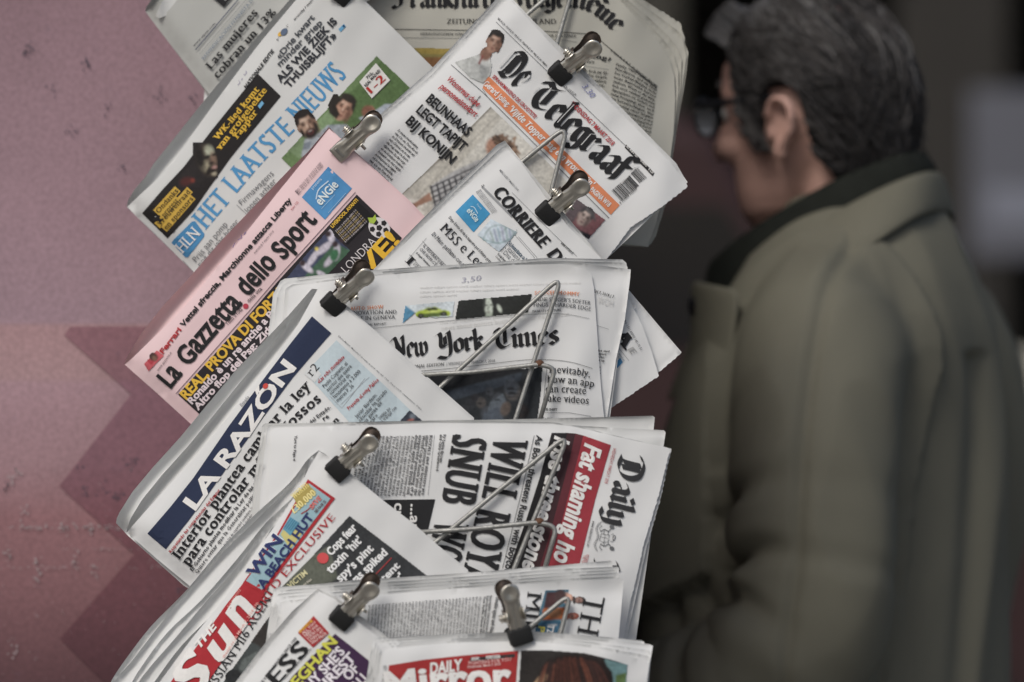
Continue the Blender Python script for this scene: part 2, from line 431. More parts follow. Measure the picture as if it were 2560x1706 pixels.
    def line(s, part, rgb, cr, w_, pts, layer=1, smooth=False, ext=0.0):
        p = cv(cr, pairs(pts)); p = catmull(p, 8) if smooth else [np.array(q) for q in p]
        if part == 'photograph': s.ops.append((layer, len(s.ops), 'l', rgb, p, w_/CR[cr][2]/2)); return
        wd = w_/CR[cr][2]/2
        q = []
        for a, b in zip(p[:-1], p[1:]):
            k = max(1, int(np.hypot(*(np.array(b)-a))/18)); q += [np.array(a)+(np.array(b)-a)*j/k for j in range(k)]
        q.append(np.array(p[-1])); v = []; f = []
        for i in range(len(q)):
            t = q[min(i+1, len(q)-1)]-q[max(i-1, 0)]; t = t/max(1e-9, np.hypot(*t)); nn = np.array([t[1], -t[0]])*wd
            v += [q[i]-nn, q[i]+nn]
            if i: f.append((2*i-2, 2*i, 2*i+1, 2*i-1))
        s.put(part, rgb, np.array(v), f, layer, ext)
    def text(s, part, st, rgb, cr, h, pts, txt, layer=2, ext=0.0, smooth=True, fit=True):
        p = cv(cr, pairs(pts)); h = h/CR[cr][2]
        p = np.array(catmull(p, 10) if len(p) > 2 and smooth else p)
        seg = np.hypot(*(p[1:]-p[:-1]).T); cum = np.concatenate([[0], np.cumsum(seg)]); L = cum[-1]
        V = []; F = []; x = 0.0; n = 0
        for ch in txt:
            v, f, a = glyph(ch, st)
            if len(v): V.append(v+np.array([x, 0])); F += [tuple(i+n for i in q) for q in f]; n += len(v)
            x += a
        if not V: return
        V = np.concatenate(V); x0, x1 = V[:, 0].min(), V[:, 0].max()
        u = (V[:, 0]-x0)/(x1-x0)*L
        k = np.clip(np.searchsorted(cum, u, 'right')-1, 0, len(seg)-1)
        t = (p[k+1]-p[k])/seg[k][:, None]
        # tangents blended along the path
        if len(p) > 2:
            mid = (cum[:-1]+cum[1:])/2; tt = (p[1:]-p[:-1])/seg[:, None]
            t = np.stack([np.interp(u, mid, tt[:, 0]), np.interp(u, mid, tt[:, 1])], 1); t /= np.hypot(t[:, 0], t[:, 1])[:, None]
        base = p[k]+(p[k+1]-p[k])/seg[k][:, None]*(u-cum[k])[:, None]
        up = np.stack([t[:, 1], -t[:, 0]], 1)
        s.put(part, rgb, base+up*(V[:, 1]*h)[:, None], F, layer, ext)
    def block(s, part, st, rgb, cr, h, a0, a1, b0, b1, n, words, layer=1, seed=1, ragged=0.0):
        """n lines of small type, line i between a0+(b0-a0)*t and a1+(b1-a1)*t"""
        r = random.Random(seed); k = 0; wl = words.split()
        for i in range(n):
            t = i/max(1, n-1)
            p0 = (a0[0]+(b0[0]-a0[0])*t, a0[1]+(b0[1]-a0[1])*t); p1 = (a1[0]+(b1[0]-a1[0])*t, a1[1]+(b1[1]-a1[1])*t)
            L = math.hypot(p1[0]-p0[0], p1[1]-p0[1]); out = ''
            while len(out)*h*0.72 < L: out += (' ' if out else '')+wl[k % len(wl)]; k += 1
            q = r.uniform(1-ragged, 1)
            s.text(part, st, rgb, cr, h, [p0[0], p0[1], p0[0]+(p1[0]-p0[0])*q, p0[1]+(p1[1]-p0[1])*q], out, layer)
    def raster(s):
        """the printed photographs: colour dots on a fine grid, clipped to the pictures"""
        h = 1.7; bb = []
        for o in s.ops:
            if o[2] == 'e': bb += [(o[4][0]-o[4][2], o[4][1]-o[4][3]), (o[4][0]+o[4][2], o[4][1]+o[4][3])]
            else: bb += [tuple(q) for q in o[4]]
        x0, y0 = np.min(bb, 0)-4; x1, y1 = np.max(bb, 0)+4
        gx, gy = np.meshgrid(np.arange(x0, x1, h), np.arange(y0, y1, h)); H, W_ = gx.shape
        col = np.zeros((H, W_, 3)); cov = np.zeros((H, W_))
        for lay, k, typ, rgb, g, soft in sorted(s.ops, key=lambda o: (o[0], o[1])):
            lum = .3*rgb[0]+.59*rgb[1]+.11*rgb[2]; c = np.array([lin(q*.86+lum*.14) for q in rgb])
            if typ == 'e':
                cx, cy, rx, ry, a = g; dx, dy = gx-cx, gy-cy; u = (dx*math.cos(a)+dy*math.sin(a))/max(rx, .5); v = (-dx*math.sin(a)+dy*math.cos(a))/max(ry, .5)
                sf = max(soft, 1.6/max(1, min(rx, ry))); m = np.clip((1-np.sqrt(u*u+v*v))/sf+.5, 0, 1)
            elif typ == 'p': m = inside(gx.ravel(), gy.ravel(), g).reshape(H, W_).astype(float)
            else:
                m = np.zeros((H, W_))
                for a, b in zip(g[:-1], g[1:]):
                    if np.hypot(b[0]-a[0], b[1]-a[1]) > .01: m = np.maximum(m, np.clip((soft-seg_dist(gx, gy, a[0], a[1], b[0], b[1]))/1.6+.5, 0, 1))
            if typ != 'p': m = m*1.0
            col = col*(1-m[..., None])+c*m[..., None]; cov = np.maximum(cov, (m > .5).astype(float))
        def blur(z):
            q = np.pad(z, ((1, 1), (1, 1))+((0, 0),)*(z.ndim-2), 'edge'); q = (q[:-2]+2*q[1:-1]+q[2:])/4; return (q[:, :-2]+2*q[:, 1:-1]+q[:, 2:])/4
        pre = col*cov[..., None]
        for _ in range(2): pre, cv2 = blur(pre), None
        cb = cov
        for _ in range(2): cb = blur(cb)
        col = pre/np.maximum(cb, .05)[..., None]
        rs = np.random.RandomState(s.i); ns = rs.normal(0, 1, (H, W_)); ns = blur(blur(ns))*2.2; mid = np.kron(rs.normal(0, 1, (H//3+2, W_//3+2)), np.ones((3, 3)))[:H, :W_]; mid = blur(blur(mid)); big = rs.normal(0, 1, (H//10+3, W_//10+3)); big = np.kron(blur(blur(big)), np.ones((10, 10)))[:H, :W_]
        for _ in range(6): big = blur(big)
        col = np.clip(col*(1+.06*ns+.10*mid+.22*big)[..., None], 0.004, .8)*1.12+0.004
        keep = cov[:-1, :-1]*cov[1:, :-1]*cov[:-1, 1:]*cov[1:, 1:] > 0
        ii, jj = np.nonzero(keep); a = ii*W_+jj; fs = np.stack([a, a+W_, a+W_+1, a+1], 1); used = np.unique(fs); mp = np.full(H*W_, -1); mp[used] = np.arange(len(used)); fs = mp[fs]
        w3 = s.W(np.stack([gx.ravel()[used], gy.ravel()[used]], 1), 0.0005+0.00025*.6)
        o = mesh('photograph', w3, fs.tolist(), photo_mat(), s.front)
        at_ = o.data.color_attributes.new('print', 'FLOAT_COLOR', 'POINT')
        at_.data.foreach_set('color', np.concatenate([col.reshape(-1, 3)[used], np.ones((len(used), 1))], 1).ravel())
    def done(s, lab=None):
        if s.ops:
            bx = []
            for o in s.ops:
                if o[2] == 'e': c = o[4]; r = max(c[2], c[3]); bx.append((c[0]-r, c[1]-r, c[0]+r, c[1]+r))
                else: q = np.array(o[4]); bx.append((*q.min(0), *q.max(0)))
            allops = s.ops
            for g in s.clusters(bx, 4): s.ops = [allops[i] for i in g]; s.raster()
        for key, calls in s.parts.items():
            for g in s.clusters(calls, 14):
                V = []; F = []; MI = []; mats = []; n = 0
                for i in g:
                    w3, f, m = calls[i][4:]
                    if m not in mats: mats.append(m)
                    V.append(w3); F += [tuple(k+n for k in q) for q in f]; MI += [mats.index(m)]*len(f); n += len(w3)
                mesh(key, np.concatenate(V), F, mats, s.front, MI)
def rim(pts, depth, wid, base=0.0):
    """a sheet that falls away behind its own open edge: light at the rim, deep and shaded inside"""
    pts = pairs(pts)
    def f(x, y):
        d = np.min([seg_dist(x, y, *a, *b) for a, b in zip(pts[:-1], pts[1:])], 0)/wid
        return depth*d*np.exp(1-d)
    return f
def sm(a, b, x): t = np.clip((x-a)/(b-a), 0, 1); return t*t*(3-2*t)
def seg_dist(x, y, ax, ay, bx, by):
    dx, dy = bx-ax, by-ay; t = np.clip(((x-ax)*dx+(y-ay)*dy)/(dx*dx+dy*dy), 0, 1)
    return np.hypot(x-ax-t*dx, y-ay-t*dy)
def face_pic(P, part, cr, cx, cy, s, rot, skin, hair, shade, beard=None, mouth=False, layer=3, hl=None):
    """small generic printed portrait, head upright along `rot`"""
    c, q = math.cos(math.radians(rot)), math.sin(math.radians(rot))
    mix = lambda a, b, t: tuple(int(u+(v-u)*t) for u, v in zip(a, b))
    def e(rgb, x, y, rx, ry, k=0, r2=0, soft=.5): P.ell(part, rgb, cr, cx+(x*c-y*q)*s, cy+(x*q+y*c)*s, rx*s, ry*s, rot+r2, layer+k*.01, soft=soft)
    e(hair, .0, -.20, .76, .96, 0, 0, .15); e(mix(skin, shade, .5), -.66, .12, .12, .24, 1); e(mix(skin, shade, .35), .66, .12, .10, .22, 1)
    e(mix(skin, shade, .3), 0, .10, .62, .92, 2, 0, .15); e(skin, -.10, .05, .46, .78, 3, 0, .8); e(mix(skin, (255, 240, 225), .25), -.14, -.34, .30, .16, 4, 0, 1); e(shade, .50, .25, .20, .62, 4, -8, 1.0)
    e(hair, -.02, -.82, .66, .30, 5, 0, .3); e(hair, -.52, -.50, .16, .34, 5, 14, .5); e(hair, .54, -.50, .14, .34, 5, -14, .5)
    for sx in (-.26, .28): e(mix(skin, shade, .9), sx, -.08, .17, .13, 6, 0, .9); e((38, 32, 30), sx, -.06, .09, .045, 7, 0, .6); e(mix(hair, shade, .3), sx, -.22, .17, .045, 7, -8 if sx < 0 else 8, .7)
    e(mix(skin, (255, 240, 225), .3), -.02, .12, .06, .20, 6, 0, 1); e(shade, .06, .30, .13, .06, 7, 0, .9); e(shade, .12, .16, .05, .22, 6, 0, 1)
    if beard: e(beard, .02, .72, .52, .34, 5, 0, .5); e(beard, -.54, .42, .12, .36, 5, 0, .6); e(beard, .54, .42, .12, .36, 5, 0, .6); e(beard, .02, .44, .30, .07, 6, 0, .6)
    if mouth: e((112, 56, 54), .03, .60, .22, .17, 7, 0, .5); e((34, 18, 20), .03, .61, .15, .12, 8, 0, .5); e((200, 190, 180), .03, .52, .13, .03, 9, 0, .6)
    else: e(mix(shade, (120, 50, 50), .5), .03, .56, .19, .05, 8, 0, .7); e(shade, .03, .68, .14, .05, 7, 0, .9)
NG = 'newspapers clipped into the wire rack'
# ---- 0: German broadsheet at the back
P = Paper(0, 'cream German broadsheet with black-letter title furthest back at the top of the rack', 'cream', (1290, 610),
          curl=lambda x, y: 0.016*sm(1540, 1690, x+0.05*(y-300)))
P.sheet('back_page', pairs([880, -150, 1500, -110, 1600, -6, 1652, 28, 1702, 60, 1704, 74, 1709, 86, 1713, 112, 1721, 131, 1716, 180, 1711, 215, 1693, 318, 1664, 510, 1640, 590, 1626, 612, 1300, 590, 880, 560]), 0.006, jag=(3, 4, 5, 6))
P.sheet('inner_page', pairs([880, -148, 1500, -100, 1585, -4, 1636, 34, 1690, 74, 1706, 92, 1711, 116, 1716, 140, 1706, 220, 1690, 320, 1660, 500, 1634, 590, 1622, 616, 1300, 596, 880, 570]), 0.0045)
P.sheet('inner_page', pairs([880, -146, 1490, -90, 1568, 0, 1622, 44, 1672, 92, 1694, 124, 1704, 150, 1702, 215, 1688, 320, 1658, 470, 1630, 590, 1621, 617, 1300, 600, 880, 580]), 0.003)
P.sheet('inner_page', pairs([880, -145, 1480, -85, 1558, 0, 1608, 48, 1658, 98, 1684, 138, 1696, 180, 1696, 230, 1686, 320, 1656, 460, 1626, 592, 1620, 618, 1300, 602, 880, 585]), 0.0015)
P.sheet('front_page', pairs([880, -144, 1480, -80, 1549, 0, 1598, 54, 1647, 107, 1674, 152, 1686, 192, 1688, 250, 1684, 330, 1670, 440, 1640, 560, 1619, 617, 1553, 610, 1300, 600, 880, 590]))
P.text('masthead', 'black', BLK, 'B', 142, [215, 50, 800, 50, 1100, 50, 1400, 50, 1540, 62, 1625, 105, 1690, 160, 1762, 232], 'Frankfurter Allgemeine')
P.text('masthead', 'serif', BLK, 'B', 34, [600, 165, 1355, 165], 'ZEITUNG FÜR DEUTSCHLAND')
P.line('rules', BLK, 'B', 4, [240, 203, 900, 212, 1240, 216, 1560, 234, 1625, 248, 1655, 272, 1720, 330, 2050, 612], smooth=True)
P.line('rules', GRY, 'B', 2.5, [250, 260, 730, 266, 1380, 275, 1500, 292])
P.text('masthead', 'serifi', (70, 70, 70), 'B', 20, [415, 243, 900, 250, 1495, 260], "HERAUSGEGEBEN VON WERNER D'INKA, BERTHOLD KOHLER, HOLGER STELTZNER")
P.text('body_text', 'tinys', BLK, 'B', 15, [1730, 352, 2050, 600], 'S. 200 A. F.A.Z. im Internet: faz.net')
P.poly('photograph', (122, 112, 62), 'B', [372, 330, 1100, 345, 1100, 640, 380, 640])
P.poly('photograph', (150, 130, 60), 'B', [372, 330, 640, 338, 560, 380, 420, 372], 1); P.poly('photograph', (120, 82, 48), 'B', [420, 400, 700, 390, 700, 480, 430, 470], 1)
P.text('headline', 'serifb', BLK, 'B', 30, [1380, 372, 1640, 405, 1730, 430], 'Pjöngjang?'); P.text('headline', 'serifi', BLK, 'B', 20, [1500, 425, 1618, 440], 'Peter Sturm')
P.line('rules', GRY, 'B', 2, [1560, 458, 1720, 482])
for k, t_ in enumerate(['Trump doch zur Ab-', 'brecht. Die Gesprä-', 'chen Delegation', 'keinen Fort-', 'um eine', 'nosel', 'sagte ein', 'nicht zu']):
    P.text('body_text', 'tinys', BLK, 'B', 20, [1500-6*k, 490+30*k, 1716-7*k, 517+29*k], t_)
for k, t_ in enumerate(['Familie. Unter Fachleuten gilt', 'Nordkorea, und ein Ende', 'bei Verhandlungen nicht', 'neue Bausteine hervor', 'zaubern. Wenn er das wirk-', 'lich erst einmal gemeint', 'digungskurs ist, ändern sich', 'nung Pjöngjangs aber, auch',
                        'das herausschlagen, was', 'che Lösung eines langwie', 'blems logischerweise popu', 'Pjöngjangs Gesprächspartner', 'dern den Schwarzen Peter', 'zuschanzen lassen wollen', 'te man Kim Jong-un natür-', 'Probe stellen und auslo', 'wirklich bewegen will', 'deshalb mit Gesprä-', 'weil der südko-', 'tag-in ein', 'lich zu']):
    P.text('body_text', 'tinys', BLK, 'B', 18, [1768-5*k, 452+29*k, 1900-4*k, 506+28.5*k, 2052-3*k, 610+24*k], t_)
P.done()
# ---- 1: Spanish paper, top left
P = Paper(1, 'grey Spanish newspaper headed Las mujeres cobran un 13% at top left', 'grey', (545, 262),
          curl=lambda x, y: 0.007*np.exp(-(seg_dist(x, y, 363, 28, 522, 235)/22)**2))
P.sheet('back_page', pairs([363, 28, 366, 18, 374, 6, 386, -10, 420, -56, 760, -330, 1000, -60, 560, 290]), 0.007, PAPER['light'], fn=rim([363, 28, 366, 18, 374, 6, 386, -10, 420, -56, 700, -300], 0.011, 20))
P.sheet('inner_page', pairs([364, 29, 380, 19, 402, -6, 440, -60, 760, -325, 1000, -60, 560, 289]), 0.006)
P.sheet('inner_page', pairs([389, 41, 391, 34, 398, 18, 412, -6, 440, -48, 500, -110, 600, -120, 470, 20, 404, 44, 397, 46]), 0.0, PAPER['light'], fn=lambda x, y: -0.003*np.exp(-((x-396)/10)**2)+0.003*sm(396, 430, x))
P.sheet('loose_page', pairs([511, 222, 532, 238, 522, 264, 509, 258]), 0.011, PAPER['light'])
P.sheet('front_page', pairs([364, 30, 380, 40, 397, 47, 406, 42, 424, 24, 448, -6, 480, -44, 760, -320, 1000, -60, 560, 286, 522, 235, 460, 155, 400, 78]), 0.0015)
q = 'P'
P.text('masthead', 'serifx', BLK, q, 330, [1640, 105, 2600, -1015], 'EL PAÍS')
P.text('headline', 'tinyb', (60, 60, 66), q, 28, [1203, 693, 1520, 352], 'www.elpais.com')
P.line('rules', (58, 66, 92), q, 13, [1225, 735, 1850, 0]); P.line('rules', GRY, q, 4, [1285, 795, 1500, 545, 2000, -40])
P.text('headline', 'serif', (92, 108, 128), q, 46, [1345, 885, 2075, 15], 'REIVINDICACIÓN FEMINISTA D')
P.text('headline', 'serifb', BLK, q, 116, [1447, 1035, 2150, 196], 'Las mujeres')
P.text('headline', 'serifb', BLK, q, 116, [1555, 1165, 2225, 408, 2420, 190], 'cobran un 13%')
P.done()
# ---- 2: Flemish paper
P = Paper(2, 'Flemish newspaper with large blue serif title and two cheering footballers on green', 'light', (700, 760),
          curl=lambda x, y: 0.008*np.exp(-(seg_dist(x, y, 318, 518, 475, 672)/24)**2)+0.004*np.exp(-(seg_dist(x, y, 318, 518, 813, -95)/26)**2))
P.sheet('back_page', pairs([317, 518, 320, 502, 335, 476, 365, 441, 384, 410, 450, 328, 503, 261, 560, 192, 600, 145, 660, 73, 724, 0, 810, -100, 1250, 335, 900, 790, 640, 838, 475, 672]), 0.004, PAPER['white'], fn=rim([317, 518, 320, 502, 335, 476, 365, 441, 384, 410, 450, 328, 503, 261, 560, 192, 600, 145, 660, 73, 724, 0, 810, -100], 0.010, 26))
P.sheet('front_page', pairs([318, 518, 330, 506, 345, 492, 397, 444, 437, 401, 481, 335, 535, 260, 600, 172, 655, 101, 740, 0, 813, -95, 909, 0, 1079, 167, 1250, 335, 900, 790, 640, 840, 475, 672, 395, 592]))
q = 'A'
P.text('headline', 'sansxi', BLK, q, 25, [985, 655, 1195, 375], 'NATIONALE EDITIE')
P.text('headline', 'sansb', (66, 70, 76), 'K', 80, [580, 875, 1100, 262], '«Drie kwart'); P.text('headline', 'sansb', (66, 70, 76), 'K', 80, [590, 985, 1215, 345], 'minder griep')
P.text('headline', 'sansx', (46, 48, 54), 'K', 105, [592, 1222, 1432, 322], 'ALS WIE ZIEK IS'); P.text('headline', 'sansx', (46, 48, 54), 'K', 105, [715, 1302, 1425, 530], 'THUISBLIJFT»')
P.text('headline', 'tinyi', BLK, 'K', 26, [800, 300, 1075, 0], 'woensdag 7 maart'); P.text('headline', 'tiny', BLK, 'K', 36, [555, 610, 590, 570], '9°'); P.text('headline', 'tiny', BLK, 'K', 36, [690, 420, 725, 375], '-1°')
P.ell('weather_icon', (206, 160, 56), 'K', 590, 500, 28, 44, 45, 1); P.ell('weather_icon', (84, 100, 124), 'K', 645, 470, 62, 42, -48, 2)
for (x, y) in ((1500, 410), ): P.poly('weather_icon', (96, 160, 200), 'K', [1445, 430, 1525, 352, 1555, 390, 1478, 472]); P.ell('weather_icon', (40, 80, 120), 'K', 1522, 385, 18, 18, 0, 1)
P.text('masthead', 'serifd', BLUE, 'X', 51, [515, 576, 579, 501], 'HET', 0); P.text('masthead', 'serifd', BLUE, 'X', 52, [590, 487, 660, 405, 738, 327], 'LAATSTE', 0); P.text('masthead', 'serifd', BLUE, 'X', 56, [752, 314, 801, 262, 868, 190], 'NIEUWS', 0)
P.poly('masthead', (66, 134, 184), 'C', [437, 610, 450, 590, 590, 452, 612, 452, 680, 545, 676, 565, 560, 715, 540, 718]); P.text('masthead', 'serif', WHT, 'C', 88, [520, 692, 655, 545], 'HLN', 3)
P.poly('banner', (36, 33, 33), 'X', [644, 184, 702, 241, 578, 393, 530, 460, 484, 526, 419, 597, 355, 534, 410, 470, 459, 418, 530, 325])
P.text('banner', 'serifb', YEL, q, 46, [775, 1040, 1088, 660], 'WK-lied komt'); P.text('banner', 'serifb', YEL, q, 46, [793, 1112, 1142, 668], 'van grofgebekte'); P.text('banner', 'serifb', YEL, q, 46, [922, 1025, 1075, 830], 'rapper')
P.poly('banner', (110, 175, 215), q, [1072, 780, 1102, 742, 1118, 762, 1088, 802], 2)
for (t_, b, l) in (('Ondanks', [343, 394, 490, 232], 40), ('protest', [385, 425, 492, 300], 38), ('Vrouwenraad', [352, 490, 580, 238], 40), ('en sponsors', [402, 516, 600, 290], 40)):
    dx, dy = b[2]-b[0], b[3]-b[1]; L_ = math.hypot(dx, dy); ux, uy = dx/L_, dy/L_; nx, ny = uy, -ux
    P.poly('banner', (198, 158, 56), 'C', [b[0]-ux*10-nx*10, b[1]-uy*10-ny*10, b[2]+ux*10-nx*10, b[3]+uy*10-ny*10, b[2]+ux*10+nx*46, b[3]+uy*10+ny*46, b[0]-ux*10+nx*46, b[1]-uy*10+ny*46], 1)
    P.text('banner', 'serif', BLK, 'C', 36, b, t_, 3)
P.poly('photograph', (37, 33, 33), 'N', [1180, 560, 1480, 560, 1560, 800, 1560, 1080, 1380, 1240, 960, 1240, 960, 1080, 1180, 860], 0)
for (c_, x, y, a, b, r, l, so_) in (((74, 34, 32), 1090, 1140, 90, 60, -20, .1, .8), ((120, 50, 40), 1185, 1125, 30, 30, 0, .2, .8), ((78, 66, 56), 1390, 830, 140, 225, -18, .1, .4), ((158, 160, 138), 1425, 690, 66, 80, -20, .2, .8), ((146, 138, 114), 1365, 905, 66, 90, -25, .2, .9), ((120, 96, 80), 1488, 800, 40, 90, -15, .2, .8),
        ((30, 26, 24), 1390, 785, 58, 24, -25, .3, .7), ((30, 26, 24), 1495, 745, 32, 18, -25, .3, .7), ((40, 30, 28), 1462, 868, 40, 20, -25, .3, .8), ((160, 120, 112), 1505, 930, 40, 24, -20, .3, .6), ((26, 20, 20), 1478, 985, 44, 26, -25, .4, .7), ((30, 24, 22), 1420, 985, 30, 70, 20, .3, .8), ((160, 150, 126), 1500, 1025, 36, 30, 0, .3, .8), ((30, 26, 25), 1290, 790, 70, 200, -10, .25, .9)): P.ell('photograph', c_, 'N', x, y, a, b, r, l, soft=so_)
P.text('headline', 'sansl', (84, 86, 90), 'C', 42, [955, 335, 1192, 108], 'Firmawagens'); P.text('headline', 'sansl', (84, 86, 90), 'C', 42, [1000, 390, 1212, 162], 'lopen achter')
P.text('headline', 'sansl', (84, 86, 90), 'C', 44, [620, 755, 852, 480], 'Prijs aan pomp'); P.text('headline', 'sansl', (84, 86, 90), 'C', 44, [655, 790, 938, 462], 'nog dit jaar hoger')
P.line('rules', GRY, 'C', 3, [915, 330, 1010, 420]); P.line('rules', GRY, 'C', 3, [520, 740, 600, 826])
P.poly('photograph', (96, 122, 76), q, [1945, 410, 2075, 530, 2200, 655, 1500, 1420, 1240, 1165, 1600, 780]); P.poly('photograph', (82, 108, 62), q, [1985, 450, 2195, 655, 1800, 1060, 1640, 800], 1); P.poly('photograph', (112, 136, 96), q, [1300, 1110, 1640, 760, 1700, 820, 1380, 1170], 1)
P.poly('photograph', (150, 158, 164), 'M', [660, 890, 715, 640, 900, 560, 1050, 430, 1320, 415, 1500, 600, 1000, 1000], 3)
for k in range(6): P.line('photograph', (70, 84, 104), 'M', 9, [690+18*k, 800-6*k, 715+18*k, 700-6*k], 4)
for k in range(5): P.line('photograph', (70, 84, 104), 'M', 10, [985+26*k, 520-20*k, 1030+26*k, 540-30*k], 4)
P.poly('photograph', (158, 166, 176), 'M', [1500, 330, 1730, 230, 1900, 115, 2080, 130, 2050, 330, 1700, 460], 3); P.line('photograph', (84, 92, 100), 'M', 7, [1730, 245, 1870, 330], 4)
P.ell('photograph', (128, 84, 66), 'M', 1645, 235, 95, 95, 20, 5); P.line('photograph', (150, 100, 80), 'M', 26, [1700, 160, 1735, 200, 1700, 330], 6); P.line('photograph', (116, 74, 58), 'M', 24, [1650, 200, 1680, 330], 6)
face_pic(P, 'photograph', 'M', 745, 420, 205, -25, (172, 140, 118), (38, 32, 30), (104, 76, 62), (38, 30, 28), True, 5)
face_pic(P, 'photograph', 'M', 1290, 180, 195, 28, (182, 138, 114), (46, 40, 34), (120, 84, 68), None, False, 5)
P.poly('photograph', (40, 35, 30), 'M', [1130, -30, 1200, -30, 1250, 60, 1180, 150, 1230, 270, 1180, 340, 1080, 260, 1050, 130], 9)
P.poly('score_card', (66, 70, 60), q, [1944, 470, 2050, 594, 1914, 732, 1822, 612], 2); P.poly('score_card', (216, 214, 208), q, [1940, 465, 2045, 590, 1910, 725, 1818, 605], 3)
P.text('score_card', 'tinyb', BLK, q, 22, [1882, 582, 1925, 540], 'PSG-', 5); P.text('score_card', 'tinyb', BLK, q, 22, [1868, 642, 1978, 522], 'REAL MADRID', 5); P.text('score_card', 'serifb', (186, 46, 40), q, 58, [1905, 692, 2015, 585], '1-2', 5)
P.line('price_note', (120, 110, 150), 'P', 7, [1845, 1250, 1880, 1220, 1860, 1180]); P.line('price_note', (120, 110, 150), 'P', 7, [1900, 1180, 1912, 1150]); P.line('price_note', (120, 110, 150), 'P', 7, [1930, 1090, 1950, 1110, 1975, 1060, 1960, 1040])
P.done()
# ---- 3: Dutch paper
P = Paper(3, 'white Dutch newspaper with black-letter title and an orange strip, sloping down to the right', 'white', (1180, 690),
          curl=lambda x, y: 0.004*np.exp(-(seg_dist(x, y, 1272, -4, 900, 356)/26)**2)+0.006*sm(1640, 1725, x))
P.sheet('back_page', pairs([1246, -8, 1262, -14, 1420, 135, 1690, 408, 1715, 452, 1640, 520, 1500, 660, 1400, 790, 830, 420, 880, 352, 960, 278, 1081, 170]), 0.006)
P.sheet('inner_page', pairs([1256, -8, 1272, -12, 1412, 136, 1684, 404, 1719, 456, 1650, 520, 1510, 655, 1400, 790, 830, 425, 890, 354, 962, 287, 1081, 186]), 0.003)
P.sheet('front_page', pairs([1272, -4, 1406, 141, 1540, 271, 1677, 408, 1714, 455, 1719, 466, 1659, 514, 1576, 568, 1518, 646, 1400, 790, 830, 430, 900, 356, 965, 296, 1081, 202, 1175, 100]), jag=(5, 6, 7))
q = 'B'
P.text('body_text', 'tinyb', (70, 70, 70), q, 13, [950, 132, 1288, 462], 'BEL € 2,20 · DUI € 2,95 · GR € 2,95 · FRA/ITA € 2,95 · MAL € 3,50 · MARO'); P.text('body_text', 'tinyb', (70, 70, 70), q, 14, [1392, 585, 1488, 666], 'ESP 3,30 - LUX € 2,70')
P.line('rules', GRY, q, 3, [940, 152, 1260, 460, 1840, 1012])
for st, c_, dl in (('blackh', BLK, 2), ('black_in', (205, 205, 203), 4)):
    P.text('masthead', st, c_, q, 212, [940, 482, 1095, 622], 'De', dl); P.text('masthead', st, c_, q, 212, [1150, 685, 1800, 1282], 'Telegraaf', dl)
P.text('headline', 'sansb', RED, q, 32, [1453, 722, 1742, 1010], 'WOENSDAG 7 MAART 2018'); P.text('headline', 'sansb', RED, q, 26, [912, 535, 1208, 822], 'SPRAAKMAKEND DE GROOTSTE!')
P.text('price_note', 'serifi', (128, 131, 176), q, 42, [1532, 600, 1600, 682], '3,30')
b0 = np.array([1738., 1318.]); b1 = np.array([1862., 1212.]); bd = np.array([68., 72.]); rb = random.Random(3); t_ = 0
while t_ < 1:
    w_ = rb.choice([.012, .012, .022, .034]); a = b0+(b1-b0)*t_; c = b0+(b1-b0)*min(1, t_+w_)
    P.poly('barcode', BLK, q, [*a, *c, *(c+bd), *(a+bd)], 1); t_ += w_+rb.choice([.012, .02, .03])
b0 = np.array([1872., 1198.]); b1 = np.array([1925., 1160.]); bd = np.array([62., 68.]); t_ = 0
while t_ < 1:
    w_ = rb.choice([.03, .03, .06, .08]); a = b0+(b1-b0)*t_; c = b0+(b1-b0)*min(1, t_+w_)
    P.poly('barcode', BLK, q, [*a, *c, *(c+bd), *(a+bd)], 1); t_ += w_+rb.choice([.03, .05, .08])
P.text('barcode', 'tiny', BLK, q, 17, [1802, 1412, 1918, 1310], '8 710404 100030'); P.text('barcode', 'tiny', BLK, q, 17, [1880, 1198, 1912, 1168], '31018')
P.poly('banner', (38, 38, 40), q, [1840, 1000, 2036, 1196, 2024, 1220, 1830, 1022]); P.text('banner', 'tinyb', WHT, q, 15, [1838, 1016, 1978, 1154], 'NO. 40.816 125E JAARGANG'); P.text('banner', 'tinyb', WHT, q, 16, [1992, 1172, 2022, 1204], '€ 2,20')
P.poly('banner', ORG, q, [882, 520, 1796, 1420, 1734, 1486, 848, 610])
P.text('banner', 'sansb', WHT, q, 38, [852, 584, 1018, 742], 'Gerard Joling:'); P.text('banner', 'serifxi', WHT, q, 46, [1025, 762, 1600, 1300], "'Vijfde Topper mag een vrouw zijn'"); P.text('banner', 'sansx', WHT, q, 34, [1588, 1318, 1718, 1434], 'PAGINA W18')
P.line('rules', GRY, q, 4, [630, 448, 850, 640, 1722, 1508]); P.line('rules', GRY, q, 3, [845, 612, 880, 668, 1500, 1290])
